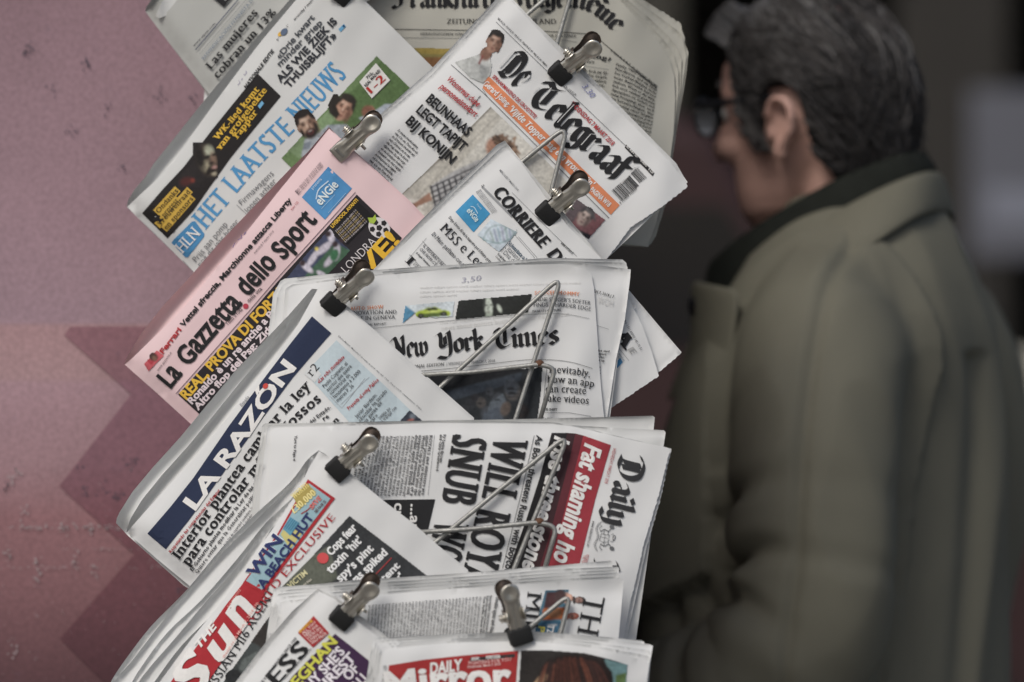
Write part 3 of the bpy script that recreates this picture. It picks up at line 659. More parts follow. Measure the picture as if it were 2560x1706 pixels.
# bending man in a checked shirt between door frames
P.poly('photograph', (196, 193, 183), q, [905, 735, 1480, 1300, 1480, 1640, 330, 1640, 240, 1400, 560, 1110], 0)
P.poly('photograph', (178, 174, 163), q, [905, 735, 985, 815, 440, 1400, 290, 1345], 1); P.line('photograph', (92, 86, 78), q, 9, [905, 745, 600, 1060, 292, 1342], 2); P.line('photograph', (140, 136, 128), q, 5, [960, 790, 640, 1110, 400, 1370], 2)
P.line('photograph', (112, 112, 108), q, 12, [828, 668, 738, 788], 2); P.line('photograph', (150, 150, 146), q, 5, [800, 660, 715, 770], 2); P.line('photograph', (150, 148, 140), q, 6, [560, 950, 900, 600], 1)
P.poly('photograph', (176, 172, 162), q, [420, 1450, 560, 1300, 620, 1350, 480, 1500], 1)
rp = random.Random(5)
P.ell('photograph', (172, 128, 106), q, 930, 1020, 60, 70, 0, 3)
for k in range(60):
    a = rp.uniform(0, 2*PI); r_ = rp.uniform(0.2, 1.0)
    cx, cy = 1005+95*r_*math.cos(a), 1000+68*r_*math.sin(a)+25*math.cos(a)
    P.line('photograph', rp.choice([(96, 74, 60), (124, 98, 80), (74, 58, 50), (142, 114, 92)]), q, 14, [cx, cy, cx+rp.uniform(-30, 40), cy+rp.uniform(-25, 35), cx+rp.uniform(-10, 50), cy+rp.uniform(10, 60)], 4+k % 3)
P.poly('photograph', (165, 165, 165), q, [482, 1290, 640, 1190, 820, 1105, 900, 1130, 1000, 1120, 1060, 1180, 900, 1480, 500, 1460, 520, 1360], 3)
for k in range(13): P.line('photograph', (48, 48, 52), q, 13, [490+42*k, 1290-14*k, 520+42*k, 1420-18*k], 5)
for k in range(5): P.line('photograph', (62, 62, 66), q, 11, [486+8*k, 1300+34*k, 700+4*k, 1200+34*k, 860, 1130+36*k], 4)
P.poly('photograph', (150, 112, 92), q, [482, 1330, 360, 1418, 372, 1440, 500, 1385], 4); P.ell('photograph', (140, 104, 86), q, 375, 1425, 34, 20, -30, 4)
# small portrait top left: dark haired man in a pale shirt
P.poly('photograph', (176, 178, 174), q, [650, 430, 760, 395, 835, 370, 915, 440, 905, 520, 850, 580, 760, 540], 1); P.poly('photograph', (152, 154, 152), q, [820, 430, 890, 420, 900, 500, 840, 560], 2)
P.ell('photograph', (132, 96, 80), q, 872, 372, 42, 50, 22, 2.5); P.poly('photograph', (190, 192, 188), q, [790, 395, 850, 350, 905, 400, 900, 470, 830, 440], 2)
face_pic(P, 'photograph', q, 930, 292, 78, 22, (166, 128, 108), (44, 40, 38), (116, 84, 70), None, False, 3)
P.line('photograph', (134, 70, 64), q, 14, [848, 388, 824, 440], 5)
P.text('headline', 'sansi', RED, q, 40, [600, 556, 812, 742], 'Woonreus dupe', 6); P.text('headline', 'sansi', RED, q, 40, [545, 605, 795, 812], 'personeelstekort', 6)
for t_, b in (('BEUNHAAS', [452, 698, 738, 945]), ('LEGT TAPIJT', [384, 772, 705, 1050]), ('BIJ KONIJN', [312, 848, 628, 1136])): P.text('headline', 'sansx', BLK, q, 66, b, t_, 6)
P.block('body_text', 'tinyi', BLK, q, 17, (258, 905), (415, 1048), (45, 1135), (205, 1275), 12, 'De nieuwe vloerbedekking van Co en Tom Kooij in Drunen bedekt als een Chinees en in van de rug was te kort afgemeten. En dan vergt en de Konijnen hebben betaald om het tapijt professioneel te leggen ook', 2, ragged=0.15)
# grey haired man, lower right
P.poly('photograph', (128, 84, 88), 'D', [1500, 268, 1700, 415, 1580, 550, 1385, 415], 1); P.poly('photograph', (96, 84, 88), 'D', [1500, 268, 1560, 312, 1450, 460, 1385, 415], 2)
face_pic(P, 'photograph', 'D', 1555, 395, 68, 38, (170, 150, 142), (66, 64, 66), (104, 88, 84), None, False, 4); P.poly('photograph', (40, 40, 46), 'D', [1480, 470, 1600, 520, 1580, 550, 1450, 460], 3); P.line('photograph', (210, 208, 204), 'D', 16, [1500, 490, 1530, 520], 5)
for k in range(14): P.line('photograph', rp.choice([(132, 130, 130), (70, 68, 70), (96, 94, 94)]), 'D', 7, [1540+6*k, 318+4*k, 1575+4*k, 345+6*k], 9)
P.done()
# ---- 4: pink Italian sports paper
P = Paper(4, 'pink Italian sports newspaper with tall black title and a yellow headline on black', 'pink', (800, 1180),
          curl=lambda x, y: 0.008*np.exp(-(seg_dist(x, y, 312, 912, 480, 1063)/24)**2)+0.004*np.exp(-(seg_dist(x, y, 312, 912, 823, 322)/26)**2))
P.sheet('back_page', pairs([311, 911, 316, 896, 326, 878, 357, 829, 408, 764, 472, 696, 554, 601, 622, 530, 724, 424, 770, 380, 822, 318, 851, 346, 1025, 503, 1060, 540, 1200, 690, 1000, 950, 650, 1215, 480, 1063]), 0.004, fn=rim([311, 911, 316, 896, 326, 878, 357, 829, 408, 764, 472, 696, 554, 601, 622, 530, 724, 424, 770, 380, 822, 318], 0.010, 26))
P.sheet('front_page', pairs([312, 912, 324, 902, 345, 882, 385, 843, 423, 808, 484, 742, 552, 658, 620, 576, 690, 487, 759, 402, 823, 322, 851, 349, 887, 381, 1020, 507, 1055, 543, 1200, 690, 1000, 950, 650, 1215, 480, 1063, 395, 985]))
q = 'C'
P.text('headline', 'sansx', RED, q, 36, [375, 1428, 440, 1345, 512, 1250], 'Ferrari'); P.text('headline', 'sansx', BLK, q, 38, [525, 1232, 800, 905, 1050, 620, 1325, 298], 'Vettel sfreccia, Marchionne attacca Liberty')
for t_, b in (('La', [430, 1683, 522, 1572]), ('Gazzetta', [560, 1522, 760, 1288, 962, 1055]), ('dello', [1000, 1008, 1218, 765]), ('Sport', [1262, 738, 1512, 446])): P.text('masthead', 'cond', BLK, q, 138, b, t_)
P.text('masthead', 'sans', (70, 60, 64), q, 28, [850, 1220, 962, 1102], 'Tutto il rosa'); P.ell('masthead', (190, 60, 76), q, 983, 1076, 20, 20); P.text('masthead', 'sans', (70, 60, 64), q, 28, [1008, 1052, 1106, 952], 'della vita')
P.line('rules', (90, 70, 80), q, 5, [470, 1720, 1000, 1122, 1220, 866, 1790, 238])
for k in range(3): P.text('body_text', 'tiny', (92, 78, 84), q, 12, [1352+10*k, 238+10*k, 1538+8*k, 22+12*k], 'Milano: Viale Del Carro, 63 20132 Tel. 0262821')
P.text('body_text', 'tiny', (92, 78, 84), q, 14, [1050, 690, 1190, 525], 'mercoledì 7 marzo 2018'); P.text('body_text', 'tiny', RED, q, 16, [1322, 372, 1372, 312], 'anno 122'); P.text('body_text', 'tiny', (92, 78, 84), q, 14, [338, 1555, 440, 1418], 'www.gazzetta.it')
P.poly('photograph', (196, 84, 92), q, [232, 1500, 330, 1395, 385, 1440, 268, 1560], 1); P.ell('photograph', (64, 44, 40), q, 305, 1450, 30, 36, -40, 2); P.line('photograph', (170, 40, 52), q, 12, [262, 1470, 290, 1500, 300, 1480], 3); P.ell('photograph', (120, 88, 72), q, 312, 1458, 16, 20, -40, 3)
P.poly('advert', (72, 140, 196), q, [1590, 50, 1764, 210, 1565, 440, 1395, 275])
P.text('advert', 'sansb', (214, 226, 236), q, 62, [1535, 338, 1668, 188], 'eNGie', 3); P.line('advert', (190, 212, 230), q, 9, [1500, 290, 1520, 220, 1592, 155], 2, True); P.text('advert', 'tiny', (190, 212, 230), q, 22, [1478, 220, 1545, 145], 'presenta', 2)
P.line('advert', (150, 190, 220), q, 4, [1540, 360, 1640, 255], 2); P.line('advert', (150, 190, 220), q, 4, [1590, 390, 1720, 245], 2)
P.poly('banner', (42, 38, 42), q, [1800, 255, 1960, 410, 2132, 575, 1900, 850, 1400, 1300, 655, 1881, 485, 1726, 900, 1264, 1220, 892])
P.text('banner', 'sansx', YEL, q, 74, [550, 1768, 760, 1530, 985, 1285, 1185, 1078, 1290, 965], 'REAL, PROVA DI FORZA'); P.text('banner', 'sansx', (214, 200, 204), q, 50, [588, 1800, 900, 1462, 1175, 1160, 1290, 1040], 'Ronaldo è un re anche a Parigi'); P.text('banner', 'sansx', (214, 200, 204), q, 50, [632, 1845, 900, 1555, 1150, 1285, 1260, 1170], 'Altro flop del Psg: Zidane')
P.poly('photograph', (60, 66, 92), q, [1590, 515, 1755, 665, 1480, 960, 1230, 930, 1420, 700], 1); P.poly('photograph', (62, 96, 72), q, [1640, 610, 1755, 668, 1480, 960, 1380, 900], 2)
for (x, y, rx, ry, r2) in ((1610, 560, 26, 52, -10), (1560, 650, 70, 26, -40), (1480, 720, 80, 22, -55), (1430, 790, 62, 22, 40), (1650, 680, 26, 62, 10), (1600, 740, 60, 22, -50), (1540, 840, 40, 18, 30)): P.ell('photograph', (190, 184, 196), q, x, y, rx, ry, r2, 3)
for (x, y) in ((1590, 545), (1640, 620), (1400, 760), (1690, 590)): P.ell('photograph', (60, 46, 50), q, x, y, 22, 22, 0, 4)
P.ell('photograph', (206, 186, 80), q, 1505, 655, 14, 14, 0, 4); P.ell('photograph', (58, 110, 74), q, 1635, 700, 30, 46, 20, 4)
P.poly('banner', (30, 28, 30), q, [1690, 410, 1800, 300, 1930, 420, 1730, 620, 1640, 540], 2)
P.text('banner', 'sansx', YEL, q, 25, [1622, 502, 1812, 300], 'LIVERPOOL AVANTI', 4)
for k in range(7): P.text('banner', 'tiny', (196, 170, 110) if k % 2 else (200, 190, 190), q, 16, [1652+11*k, 532+13*k, 1800+13*k, 372+14*k], 'Il Porto si arrende subito 0-0', 4)
P.text('banner', 'sansl', (206, 200, 200), q, 62, [1725, 835, 1948, 606], 'LONDRA', 4); P.text('banner', 'sansx', (226, 176, 40), q, 120, [1872, 862, 2118, 598], 'VE!', 4)
P.ell('banner', (205, 200, 200), q, 1965, 500, 86, 72, 40, 3)
for k in range(5):
    a = 2*PI*k/5+.4; P.ell('banner', (40, 38, 40), q, 1965+52*math.cos(a), 500+46*math.sin(a), 22, 22, 0, 4, 5)
P.ell('banner', (40, 38, 40), q, 1965, 500, 24, 24, 0, 4, 5); P.poly('banner', (160, 186, 60), q, [1880, 425, 1918, 425, 1935, 400, 1945, 440, 1925, 470, 1895, 465], 5)
P.line('price_note', (130, 110, 150), q, 6, [888, 645, 905, 610]); P.line('price_note', (130, 110, 150), q, 6, [925, 590, 955, 570, 950, 550]); P.line('price_note', (130, 110, 150), q, 6, [970, 550, 985, 530])
P.done()
# ---- 5: Italian daily
P = Paper(5, 'white Italian newspaper with slanted slab title and a DNA drawing, tucked behind the American newspaper', 'white', (1260, 1080),
          curl=lambda x, y: 0.004*np.exp(-(seg_dist(x, y, 1269, 374, 940, 677)/26)**2)+0.008*sm(1540, 1640, x))
P.sheet('back_page', pairs([1241, 363, 1262, 352, 1420, 545, 1500, 640, 1569, 722, 1640, 806, 1704, 881, 1647, 930, 1500, 1020, 1300, 1150, 880, 700, 931, 677, 1037, 567]), 0.006, jag=(6, 7))
P.sheet('inner_page', pairs([1254, 368, 1266, 362, 1420, 556, 1500, 641, 1562, 718, 1590, 770, 1400, 900, 940, 690, 1046, 567]), 0.003)
P.sheet('front_page', pairs([1269, 374, 1301, 405, 1370, 502, 1420, 566, 1500, 644, 1555, 715, 1605, 812, 1630, 881, 1647, 940, 1518, 1026, 1300, 1150, 1000, 850, 900, 712, 940, 677, 1055, 567]), jag=(8,))
q = 'D'
P.text('masthead', 'slab', BLK, q, 88, [916, 228, 1090, 432, 1258, 618], 'CORRIERE'); P.text('masthead', 'slab', BLK, q, 88, [1288, 655, 1530, 935], 'DELLA'); P.text('masthead', 'slab', BLK, q, 88, [1560, 972, 1838, 1318], 'SERA')
P.text('body_text', 'tiny', GRY, q, 15, [962, 75, 1088, 216], 'MERCOLEDÌ 7 MARZO 2018'); P.line('rules', GRY, q, 2, [1050, 225, 1290, 465, 1500, 668]); P.text('body_text', 'tinys', BLK, q, 22, [1385, 578, 1468, 656], 'www.corriere.it')
P.poly('rules', (150, 152, 154), q, [838, 190, 850, 180, 1056, 385, 1046, 398], 0); P.line('rules', GRY, q, 2, [1080, 530, 1210, 680]); P.line('rules', GRY, q, 2, [1095, 530, 1225, 678])
for k in range(4): P.text('body_text', 'tiny', (120, 122, 124), q, 9, [800+9*k, 222-5*k, 915+9*k, 372-5*k], 'Milano, Via Solferino 28 - Tel. 02 62821 Roma, Via Campania')
P.text('headline', 'tiny', BLK, q, 14, [845, 190, 862, 176], '56')
P.poly('advert', (58, 146, 196), q, [780, 240, 900, 372, 785, 500, 660, 360]); P.text('advert', 'sansb', (206, 226, 236), q, 36, [735, 352, 800, 432], 'eNGie', 3); P.line('advert', (180, 212, 230), q, 6, [765, 322, 790, 330, 815, 372], 2, True); P.text('advert', 'tiny', (180, 212, 230), q, 14, [805, 310, 835, 345], 'Presenta', 2)
P.poly('photograph', (184, 196, 204), q, [905, 405, 1092, 498, 1000, 600, 960, 640, 806, 520], 0)
P.line('photograph', (110, 140, 140), q, 8, [830, 535, 880, 560, 960, 575, 1040, 545, 1085, 485], 2, True); P.line('photograph', (130, 150, 150), q, 8, [850, 555, 890, 480, 960, 452, 1040, 480, 1075, 520], 2, True)
for k, c_ in enumerate([(90, 120, 80), (80, 80, 140), (90, 140, 160), (110, 90, 140), (80, 130, 110), (90, 100, 150)]): P.line('photograph', c_, q, 5, [900+26*k, 475-4*k+(k-3)**2*2, 925+24*k, 565-2*k], 1)
for t_, b, h_ in (('Scienziata a Londra', [1020, 578, 1200, 765], 26), ("L'italiana", [995, 602, 1092, 702], 32), ('il Dna del', [967, 628, 1068, 728], 32)): P.text('headline', 'serifb' if h_ < 30 else 'sansl', (40, 70, 92) if h_ < 30 else (70, 74, 80), q, h_, b, t_)
P.text('headline', 'tinyb', BLK, q, 15, [948, 652, 1020, 725], 'di Luigi Ripamonti'); P.text('headline', 'tiny', BLK, q, 13, [935, 668, 985, 720], 'a pagina 22')
P.text('headline', 'serif', BLK, q, 66, [548, 478, 700, 635, 860, 790], 'M5S e Lega'); P.text('headline', 'tinys', BLK, q, 22, [610, 402, 760, 570, 918, 738], 'Dopo il voto Al via le manovre per il futuro governo'); P.text('headline', 'tinys', (70, 70, 74), q, 30, [493, 518, 640, 672, 735, 770], 'Di Maio: parliamo con tutti')
P.text('headline', 'tinys', (80, 80, 84), q, 22, [432, 596, 568, 738], 'IL FEDERATORE'); P.text('headline', 'tinys', (80, 80, 84), q, 22, [408, 620, 520, 735], 'CHE NON C’È'); P.text('headline', 'tinyi', BLK, q, 15, [385, 645, 480, 740], 'di Angelo Panebianco')
P.line('rules', GRY, q, 2, [430, 560, 610, 745]); P.line('rules', GRY, q, 2, [460, 540, 430, 575, 330, 690]); P.text('headline', 'serif', BLK, q, 62, [308, 700, 345, 738], 'I'); P.line('rules', GRY, q, 2, [340, 655, 420, 740])
P.block('body_text', 'tinys', BLK, q, 12, (375, 715), (400, 740), (365, 722), (385, 745), 2, 'n molti si ci provano', 3)
P.block('body_text', 'tinys', BLK, q, 11, (470, 760), (560, 860), (400, 850), (500, 950), 8, 'le elezioni hanno prodotto un paese diviso', 8)
P.text('body_text', 'tiny', GRY, q, 17, [1812, 1098, 1940, 1318], 'EURO 1,50 | ANNO 143 - N. 56'); P.poly('advert', (60, 130, 180), q, [1775, 1395, 1800, 1370, 1818, 1398, 1780, 1440, 1760, 1420], 1)
P.text('body_text', 'tiny', (80, 110, 130), q, 15, [1775, 1325, 1822, 1395], 'Le esenzioni'); P.text('body_text', 'tiny', (80, 110, 130), q, 15, [1762, 1340, 1808, 1405], 'Corriere.it')
P.line('rules', GRY, q, 2, [1780, 1290, 1860, 1390]); P.text('masthead', 'slab', (170, 170, 168), q, 40, [1850, 1310, 1885, 1352], 'E')
P.text('body_text', 'sansl', (110, 112, 114), q, 34, [1908, 1138, 1975, 1228], 'MANO', 2, ext=0.0105); P.text('body_text', 'sansl', (110, 112, 114), q, 28, [1992, 1246, 2006, 1262], '3', 2, ext=0.0105); P.line('rules', GRY, q, 3, [1966, 1226, 1980, 1212], 2, ext=0.0105)
P.done()
# ---- 6: American broadsheet
P = Paper(6, 'white American newspaper with black-letter title and a dark crowd photograph, upright in the middle', 'white', (1090, 1130),
          curl=lambda x, y: 0.003*np.exp(-((y-690)/30)**2)+0.010*sm(1440, 1570, x+0.06*(y-700)))
P.sheet('back_page', pairs([701, 703, 712, 697, 780, 690, 900, 678, 1040, 668, 1189, 659, 1370, 645, 1556, 649, 1566, 658, 1570, 690, 1560, 760, 1515, 1120, 640, 1110, 670, 842, 683, 735]), 0.0065)
P.sheet('inner_page', pairs([706, 712, 720, 704, 900, 683, 1189, 665, 1370, 652, 1560, 657, 1569, 668, 1560, 780, 1515, 1120, 655, 1115, 682, 842, 693, 740]), 0.005)
P.sheet('inner_page', pairs([714, 722, 730, 712, 900, 690, 1270, 659, 1420, 655, 1500, 664, 1577, 674, 1575, 700, 1562, 800, 1540, 900, 1518, 1045, 1512, 1125, 690, 1125, 704, 830]), 0.003)
P.sheet('front_page', pairs([722, 724, 735, 716, 900, 694, 1090, 677, 1270, 664, 1406, 660, 1462, 672, 1478, 684, 1485, 720, 1493, 834, 1502, 964, 1512, 1060, 1512, 1130, 700, 1130, 712, 850]))
q = 'W'
P.text('headline', 'tinys', ORG, q, 30, [312, 578, 586, 562], 'AUTO SHOW'); P.text('headline', 'serif', (70, 72, 76), q, 31, [292, 614, 690, 602], 'INNOVATION AND'); P.text('headline', 'serif', (70, 72, 76), q, 31, [296, 660, 682, 644], 'STYLE IN GENEVA'); P.text('headline', 'tinyi', GRY, q, 17, [400, 704, 606, 693], 'SPECIAL REPORT')
P.poly('photograph', (196, 206, 210), q, [760, 535, 1000, 512, 1165, 498, 1150, 630, 1000, 640, 850, 606], 0); P.poly('photograph', (76, 134, 168), q, [760, 534, 845, 598, 800, 636, 735, 690], 1)
P.poly('photograph', (168, 190, 60), q, [842, 605, 862, 584, 905, 572, 945, 553, 1010, 547, 1060, 572, 1120, 580, 1134, 602, 1118, 622, 960, 632, 870, 636, 848, 624], 2); P.poly('photograph', (88, 108, 52), q, [870, 606, 1090, 590, 1118, 620, 960, 632, 870, 636], 3)
P.poly('photograph', (50, 56, 44), q, [918, 574, 950, 557, 1008, 551, 1040, 570, 960, 578], 4); P.ell('photograph', (36, 38, 36), q, 888, 620, 26, 20, 0, 5); P.ell('photograph', (36, 38, 36), q, 1076, 604, 27, 20, 0, 5); P.ell('photograph', (96, 98, 92), q, 888, 620, 10, 9, 0, 6); P.ell('photograph', (96, 98, 92), q, 1076, 604, 11, 9, 0, 6); P.ell('photograph', (200, 214, 120), q, 1000, 585, 60, 6, -4, 4)
P.poly('photograph', (44, 46, 44), q, [1195, 495, 1500, 468, 1800, 440, 1765, 596, 1470, 625, 1165, 653], 0)
P.ell('photograph', (196, 206, 190), q, 1444, 545, 38, 72, -6, 2); P.poly('photograph', (44, 46, 44), q, [1455, 470, 1490, 465, 1510, 540, 1490, 620, 1470, 622, 1478, 545], 3); P.poly('photograph', (170, 182, 164), q, [1425, 600, 1470, 595, 1480, 622, 1415, 628], 2)
P.ell('photograph', (188, 198, 182), q, 1530, 560, 16, 36, -25, 3); P.ell('photograph', (60, 66, 60), q, 1424, 535, 13, 6, 0, 4); P.ell('photograph', (60, 66, 60), q, 1462, 532, 12, 6, 0, 4); P.ell('photograph', (120, 110, 100), q, 1440, 590, 14, 5, 0, 4); P.ell('photograph', (120, 130, 116), q, 1438, 562, 6, 14, 0, 4); P.ell('photograph', (70, 74, 70), q, 1410, 520, 10, 50, 4, 4)
P.text('headline', 'tinys', ORG, q, 30, [1818, 448, 2000, 446, 2186, 458], 'SOCCER MOMMY'); P.text('headline', 'serif', (70, 72, 76), q, 32, [1814, 500, 2060, 506, 2275, 532], "INDIE SINGER'S SOFTER"); P.text('headline', 'serif', (70, 72, 76), q, 32, [1808, 545, 2050, 548, 2275, 580], 'FINDS A HARDER EDGE'); P.text('headline', 'tinyb', GRY, q, 17, [1802, 592, 2034, 580], 'PAGE 17 | CULTURE')
P.line('rules', (130, 132, 132), q, 3, [500, 722, 1200, 652, 1765, 610, 2050, 605, 2265, 642], smooth=True)
for t_, b in (('The', [300, 1000, 560, 978]), ('New', [640, 966, 952, 938]), ('York', [1005, 930, 1425, 890]), ('Times', [1482, 888, 2022, 846])): P.text('masthead', 'black', BLK, q, 166, b, t_)
P.text('masthead', 'serifi', (60, 60, 62), q, 26, [640, 1058, 860, 1045, 1082, 1028], 'INTERNATIONAL EDITION'); P.text('masthead', 'serifi', GRY, q, 24, [1098, 1026, 1495, 998], '| WEDNESDAY, MARCH 7, 2018')
P.line('rules', BLK, q, 3, [700, 1085, 1000, 1062, 1300, 1032, 1700, 984, 1900, 978, 2100, 996, 2290, 1050], smooth=True)
P.poly('photograph', (42, 46, 50), q, [800, 1120, 1300, 1078, 1884, 1040, 1870, 1240, 1840, 1490, 1100, 1490, 800, 1200], 0)
P.poly('photograph', (58, 66, 76), q, [1090, 1240, 1400, 1160, 1720, 1080, 1700, 1150, 1400, 1240, 1120, 1320], 1); P.poly('photograph', (32, 34, 38), q, [900, 1120, 1500, 1070, 1780, 1052, 1400, 1150, 1050, 1240], 1)
for k in range(12): P.line('photograph', (48, 54, 62), q, 4, [1140+46*k, 1235-12*k, 1150+46*k, 1300-12*k], 2)
for k, (x, y, r_, c_) in enumerate(((1640, 1240, 62, (84, 80, 78)), (1628, 1205, 60, (70, 76, 84)), (1380, 1330, 40, (78, 74, 72)), (1450, 1235, 34, (66, 70, 76)), (1290, 1340, 40, (52, 54, 58)), (1240, 1400, 44, (60, 62, 66)), (1520, 1300, 46, (62, 66, 72)), (1720, 1400, 50, (50, 46, 46)), (1760, 1130, 46, (52, 56, 60)), (1430, 1420, 50, (66, 70, 76)), (1330, 1290, 30, (50, 50, 54)))):
    P.ell('photograph', c_, q, x, y, r_, r_*1.15, 0, 2+k % 2); P.ell('photograph', (36, 38, 42), q, x-8, y+r_*.15, r_*.5, r_*.16, 0, 4)
P.poly('photograph', (82, 90, 98), q, [1450, 1330, 1560, 1250, 1590, 1330, 1560, 1460, 1420, 1480], 3); P.poly('photograph', (70, 78, 88), q, [1400, 1420, 1520, 1360, 1580, 1490, 1380, 1490], 4); P.ell('photograph', (88, 78, 72), q, 1580, 1380, 40, 60, 20, 5)
for y_ in (1225, 1262, 1285): P.line('photograph', (36, 38, 42), q, 8, [1600, y_, 1690, y_-4], 5)
P.line('rules', GRY, q, 3, [1918, 1050, 1870, 1490]); P.line('rules', GRY, q, 3, [1900, 1412, 2100, 1412, 2280, 1442]); P.line('rules', GRY, q, 3, [1895, 1350, 1900, 1400])
for t_, b in (('Inevitably,', [1935, 1086, 2100, 1094, 2268, 1122]), ('how an app', [1920, 1166, 2120, 1176, 2300, 1206]), ('can create', [1908, 1246, 2080, 1248, 2236, 1262]), ('fake videos', [1900, 1320, 2080, 1328, 2258, 1342])): P.text('headline', 'serif', BLK, q, 58, b, t_)
P.text('headline', 'tinyb', BLK, q, 19, [1880, 1392, 2002, 1396], 'THE SHIFT'); P.text('body_text', 'tinys', BLK, q, 22, [1880, 1470, 2060, 1478], "Today's videos")
P.block('show_through', 'sansl', (203, 202, 198), q, 34, (1050, 690), (1990, 590), (1060, 740), (2100, 620), 2, 'mirror news about politics business', 0, 6); P.block('show_through', 'tiny', (204, 203, 200), q, 20, (880, 400), (2200, 360), (880, 470), (1180, 460), 3, 'weather culture opinion world', 0, 7)
P.text('price_note', 'serifi', (166, 166, 178), q, 40, [1220, 350, 1385, 328], '3,50')
P.text('body_text', 'tinys', BLK, 'D', 20, [1560, 905, 1625, 918, 1752, 955], 'MARCH 7, 2018 | 3', 2, ext=0.0025)
P.text('body_text', 'sansl', (200, 199, 196), 'D', 50, [1640, 990, 1745, 1015], 'WOH', 1, ext=0.0025); P.line('rules', GRY, 'D', 2, [1620, 1140, 1720, 1172], 1, ext=0.0025)
for k, t_ in enumerate(['he said', 'xpert', 'Uni-', 'k up', '', 'is', 'ly', 'pt']):
    if t_: P.text('body_text', 'tinyb', BLK, 'D', 15, [1648, 1325+22*k, 1648+11*len(t_)-12*(k > 3), 1332+22*k], t_, 2, ext=0.0025)
P.done()
# ---- 7: Spanish daily with navy title strip
P = Paper(7, 'white Spanish newspaper with a navy title strip and white capitals, fold bulging to the left', 'white', (740, 1590),
          curl=lambda x, y: 0.008*np.exp(-(seg_dist(x, y, 317, 1332, 474, 1465)/26)**2)+0.004*np.exp(-(seg_dist(x, y, 317, 1332, 795, 716)/26)**2))
P.sheet('back_page', pairs([290, 1308, 292, 1296, 300, 1279, 331, 1230, 382, 1169, 450, 1094, 518, 1012, 586, 930, 654, 859, 720, 790, 780, 722, 826, 728, 1185, 1045, 1185, 1200, 760, 1640, 460, 1465, 320, 1340]), 0.009,
        fn=rim([290, 1308, 292, 1296, 300, 1279, 331, 1230, 382, 1169, 450, 1094, 518, 1012, 586, 930, 654, 859, 720, 790, 780, 722], 0.007, 18))
P.sheet('inner_page', pairs([316, 1331, 318, 1318, 328, 1294, 355, 1250, 405, 1188, 470, 1116, 536, 1036, 604, 952, 668, 876, 728, 802, 786, 722, 826, 732, 1182, 1048, 1185, 1200, 760, 1640, 474, 1465]), 0.0035,
        fn=rim([316, 1331, 318, 1318, 328, 1294, 355, 1250, 405, 1188, 470, 1116, 536, 1036, 604, 952, 668, 876, 728, 802, 786, 722], 0.009, 18))
P.sheet('front_page', pairs([317, 1332, 330, 1316, 366, 1276, 422, 1214, 492, 1138, 560, 1056, 626, 972, 696, 884, 746, 810, 778, 752, 797, 719, 824, 735, 858, 767, 900, 804, 1045, 937, 1180, 1049, 1185, 1200, 760, 1640, 474, 1465, 395, 1400]))
q = 'E'
P.poly('masthead', (40, 50, 78), q, [1470, -26, 1612, 98, 1450, 285, 1330, 425, 1110, 720, 900, 1010, 700, 1292, 560, 1480, 395, 1687, 260, 1572, 430, 1375, 600, 1160, 860, 780, 1100, 455, 1300, 190])
P.text('masthead', 'sansx', WHT, q, 112, [612, 1404, 700, 1280, 800, 1150], 'LA'); P.text('masthead', 'sansx', WHT, q, 112, [838, 1096, 975, 905, 1110, 700, 1230, 520, 1355, 352], 'RAZÓN'); P.ell('masthead', (206, 70, 60), q, 1128, 487, 18, 22, 35, 5)
P.text('headline', 'serifb', BLK, q, 72, [492, 1768, 760, 1396, 1085, 932, 1215, 765, 1470, 486], 'Interior plantea cambiar la ley'); P.text('headline', 'serifb', BLK, q, 72, [560, 1818, 830, 1440, 1100, 1080, 1340, 775, 1542, 592], 'para controlar más los fossos')
P.text('headline', 'tinyb', RED, q, 22, [432, 1716, 600, 1500, 798, 1256], 'Respetando las competencias del Estatut'); P.text('headline', 'tinyb', (60, 60, 62), q, 27, [592, 1850, 820, 1530, 1060, 1212, 1350, 870, 1612, 645], 'El Gobierno plantea modificar la Ley de las policías y las fuerzas de seguridad del Estado.'); P.text('headline', 'tinys', (60, 60, 62), q, 27, [625, 1868, 840, 1580, 1080, 1262], 'Quiere evitar que la Generalitat política')
for k in range(6): P.text('body_text', 'tinys', (80, 80, 84), q, 17, [700+26*k, 1840+18*k, 1090+20*k, 1310+20*k], 'colocar en entornos de la ley de seguridad ciudadana, los fondos')
P.text('headline', 'tinyb', BLK, q, 34, [1560, 745, 1600, 715], 're'); P.text('headline', 'serifb', BLK, q, 40, [1640, 770, 1675, 735], 'n')
P.poly('banner', (184, 200, 206), q, [1650, 150, 1960, 440, 2285, 752, 1750, 760, 1590, 580, 1420, 390], 0); P.poly('banner', (205, 208, 208), q, [1415, 400, 1470, 320, 1540, 400, 1490, 460], 1); P.text('banner', 'serif', (64, 64, 66), q, 62, [1470, 422, 1528, 352], 'r2')
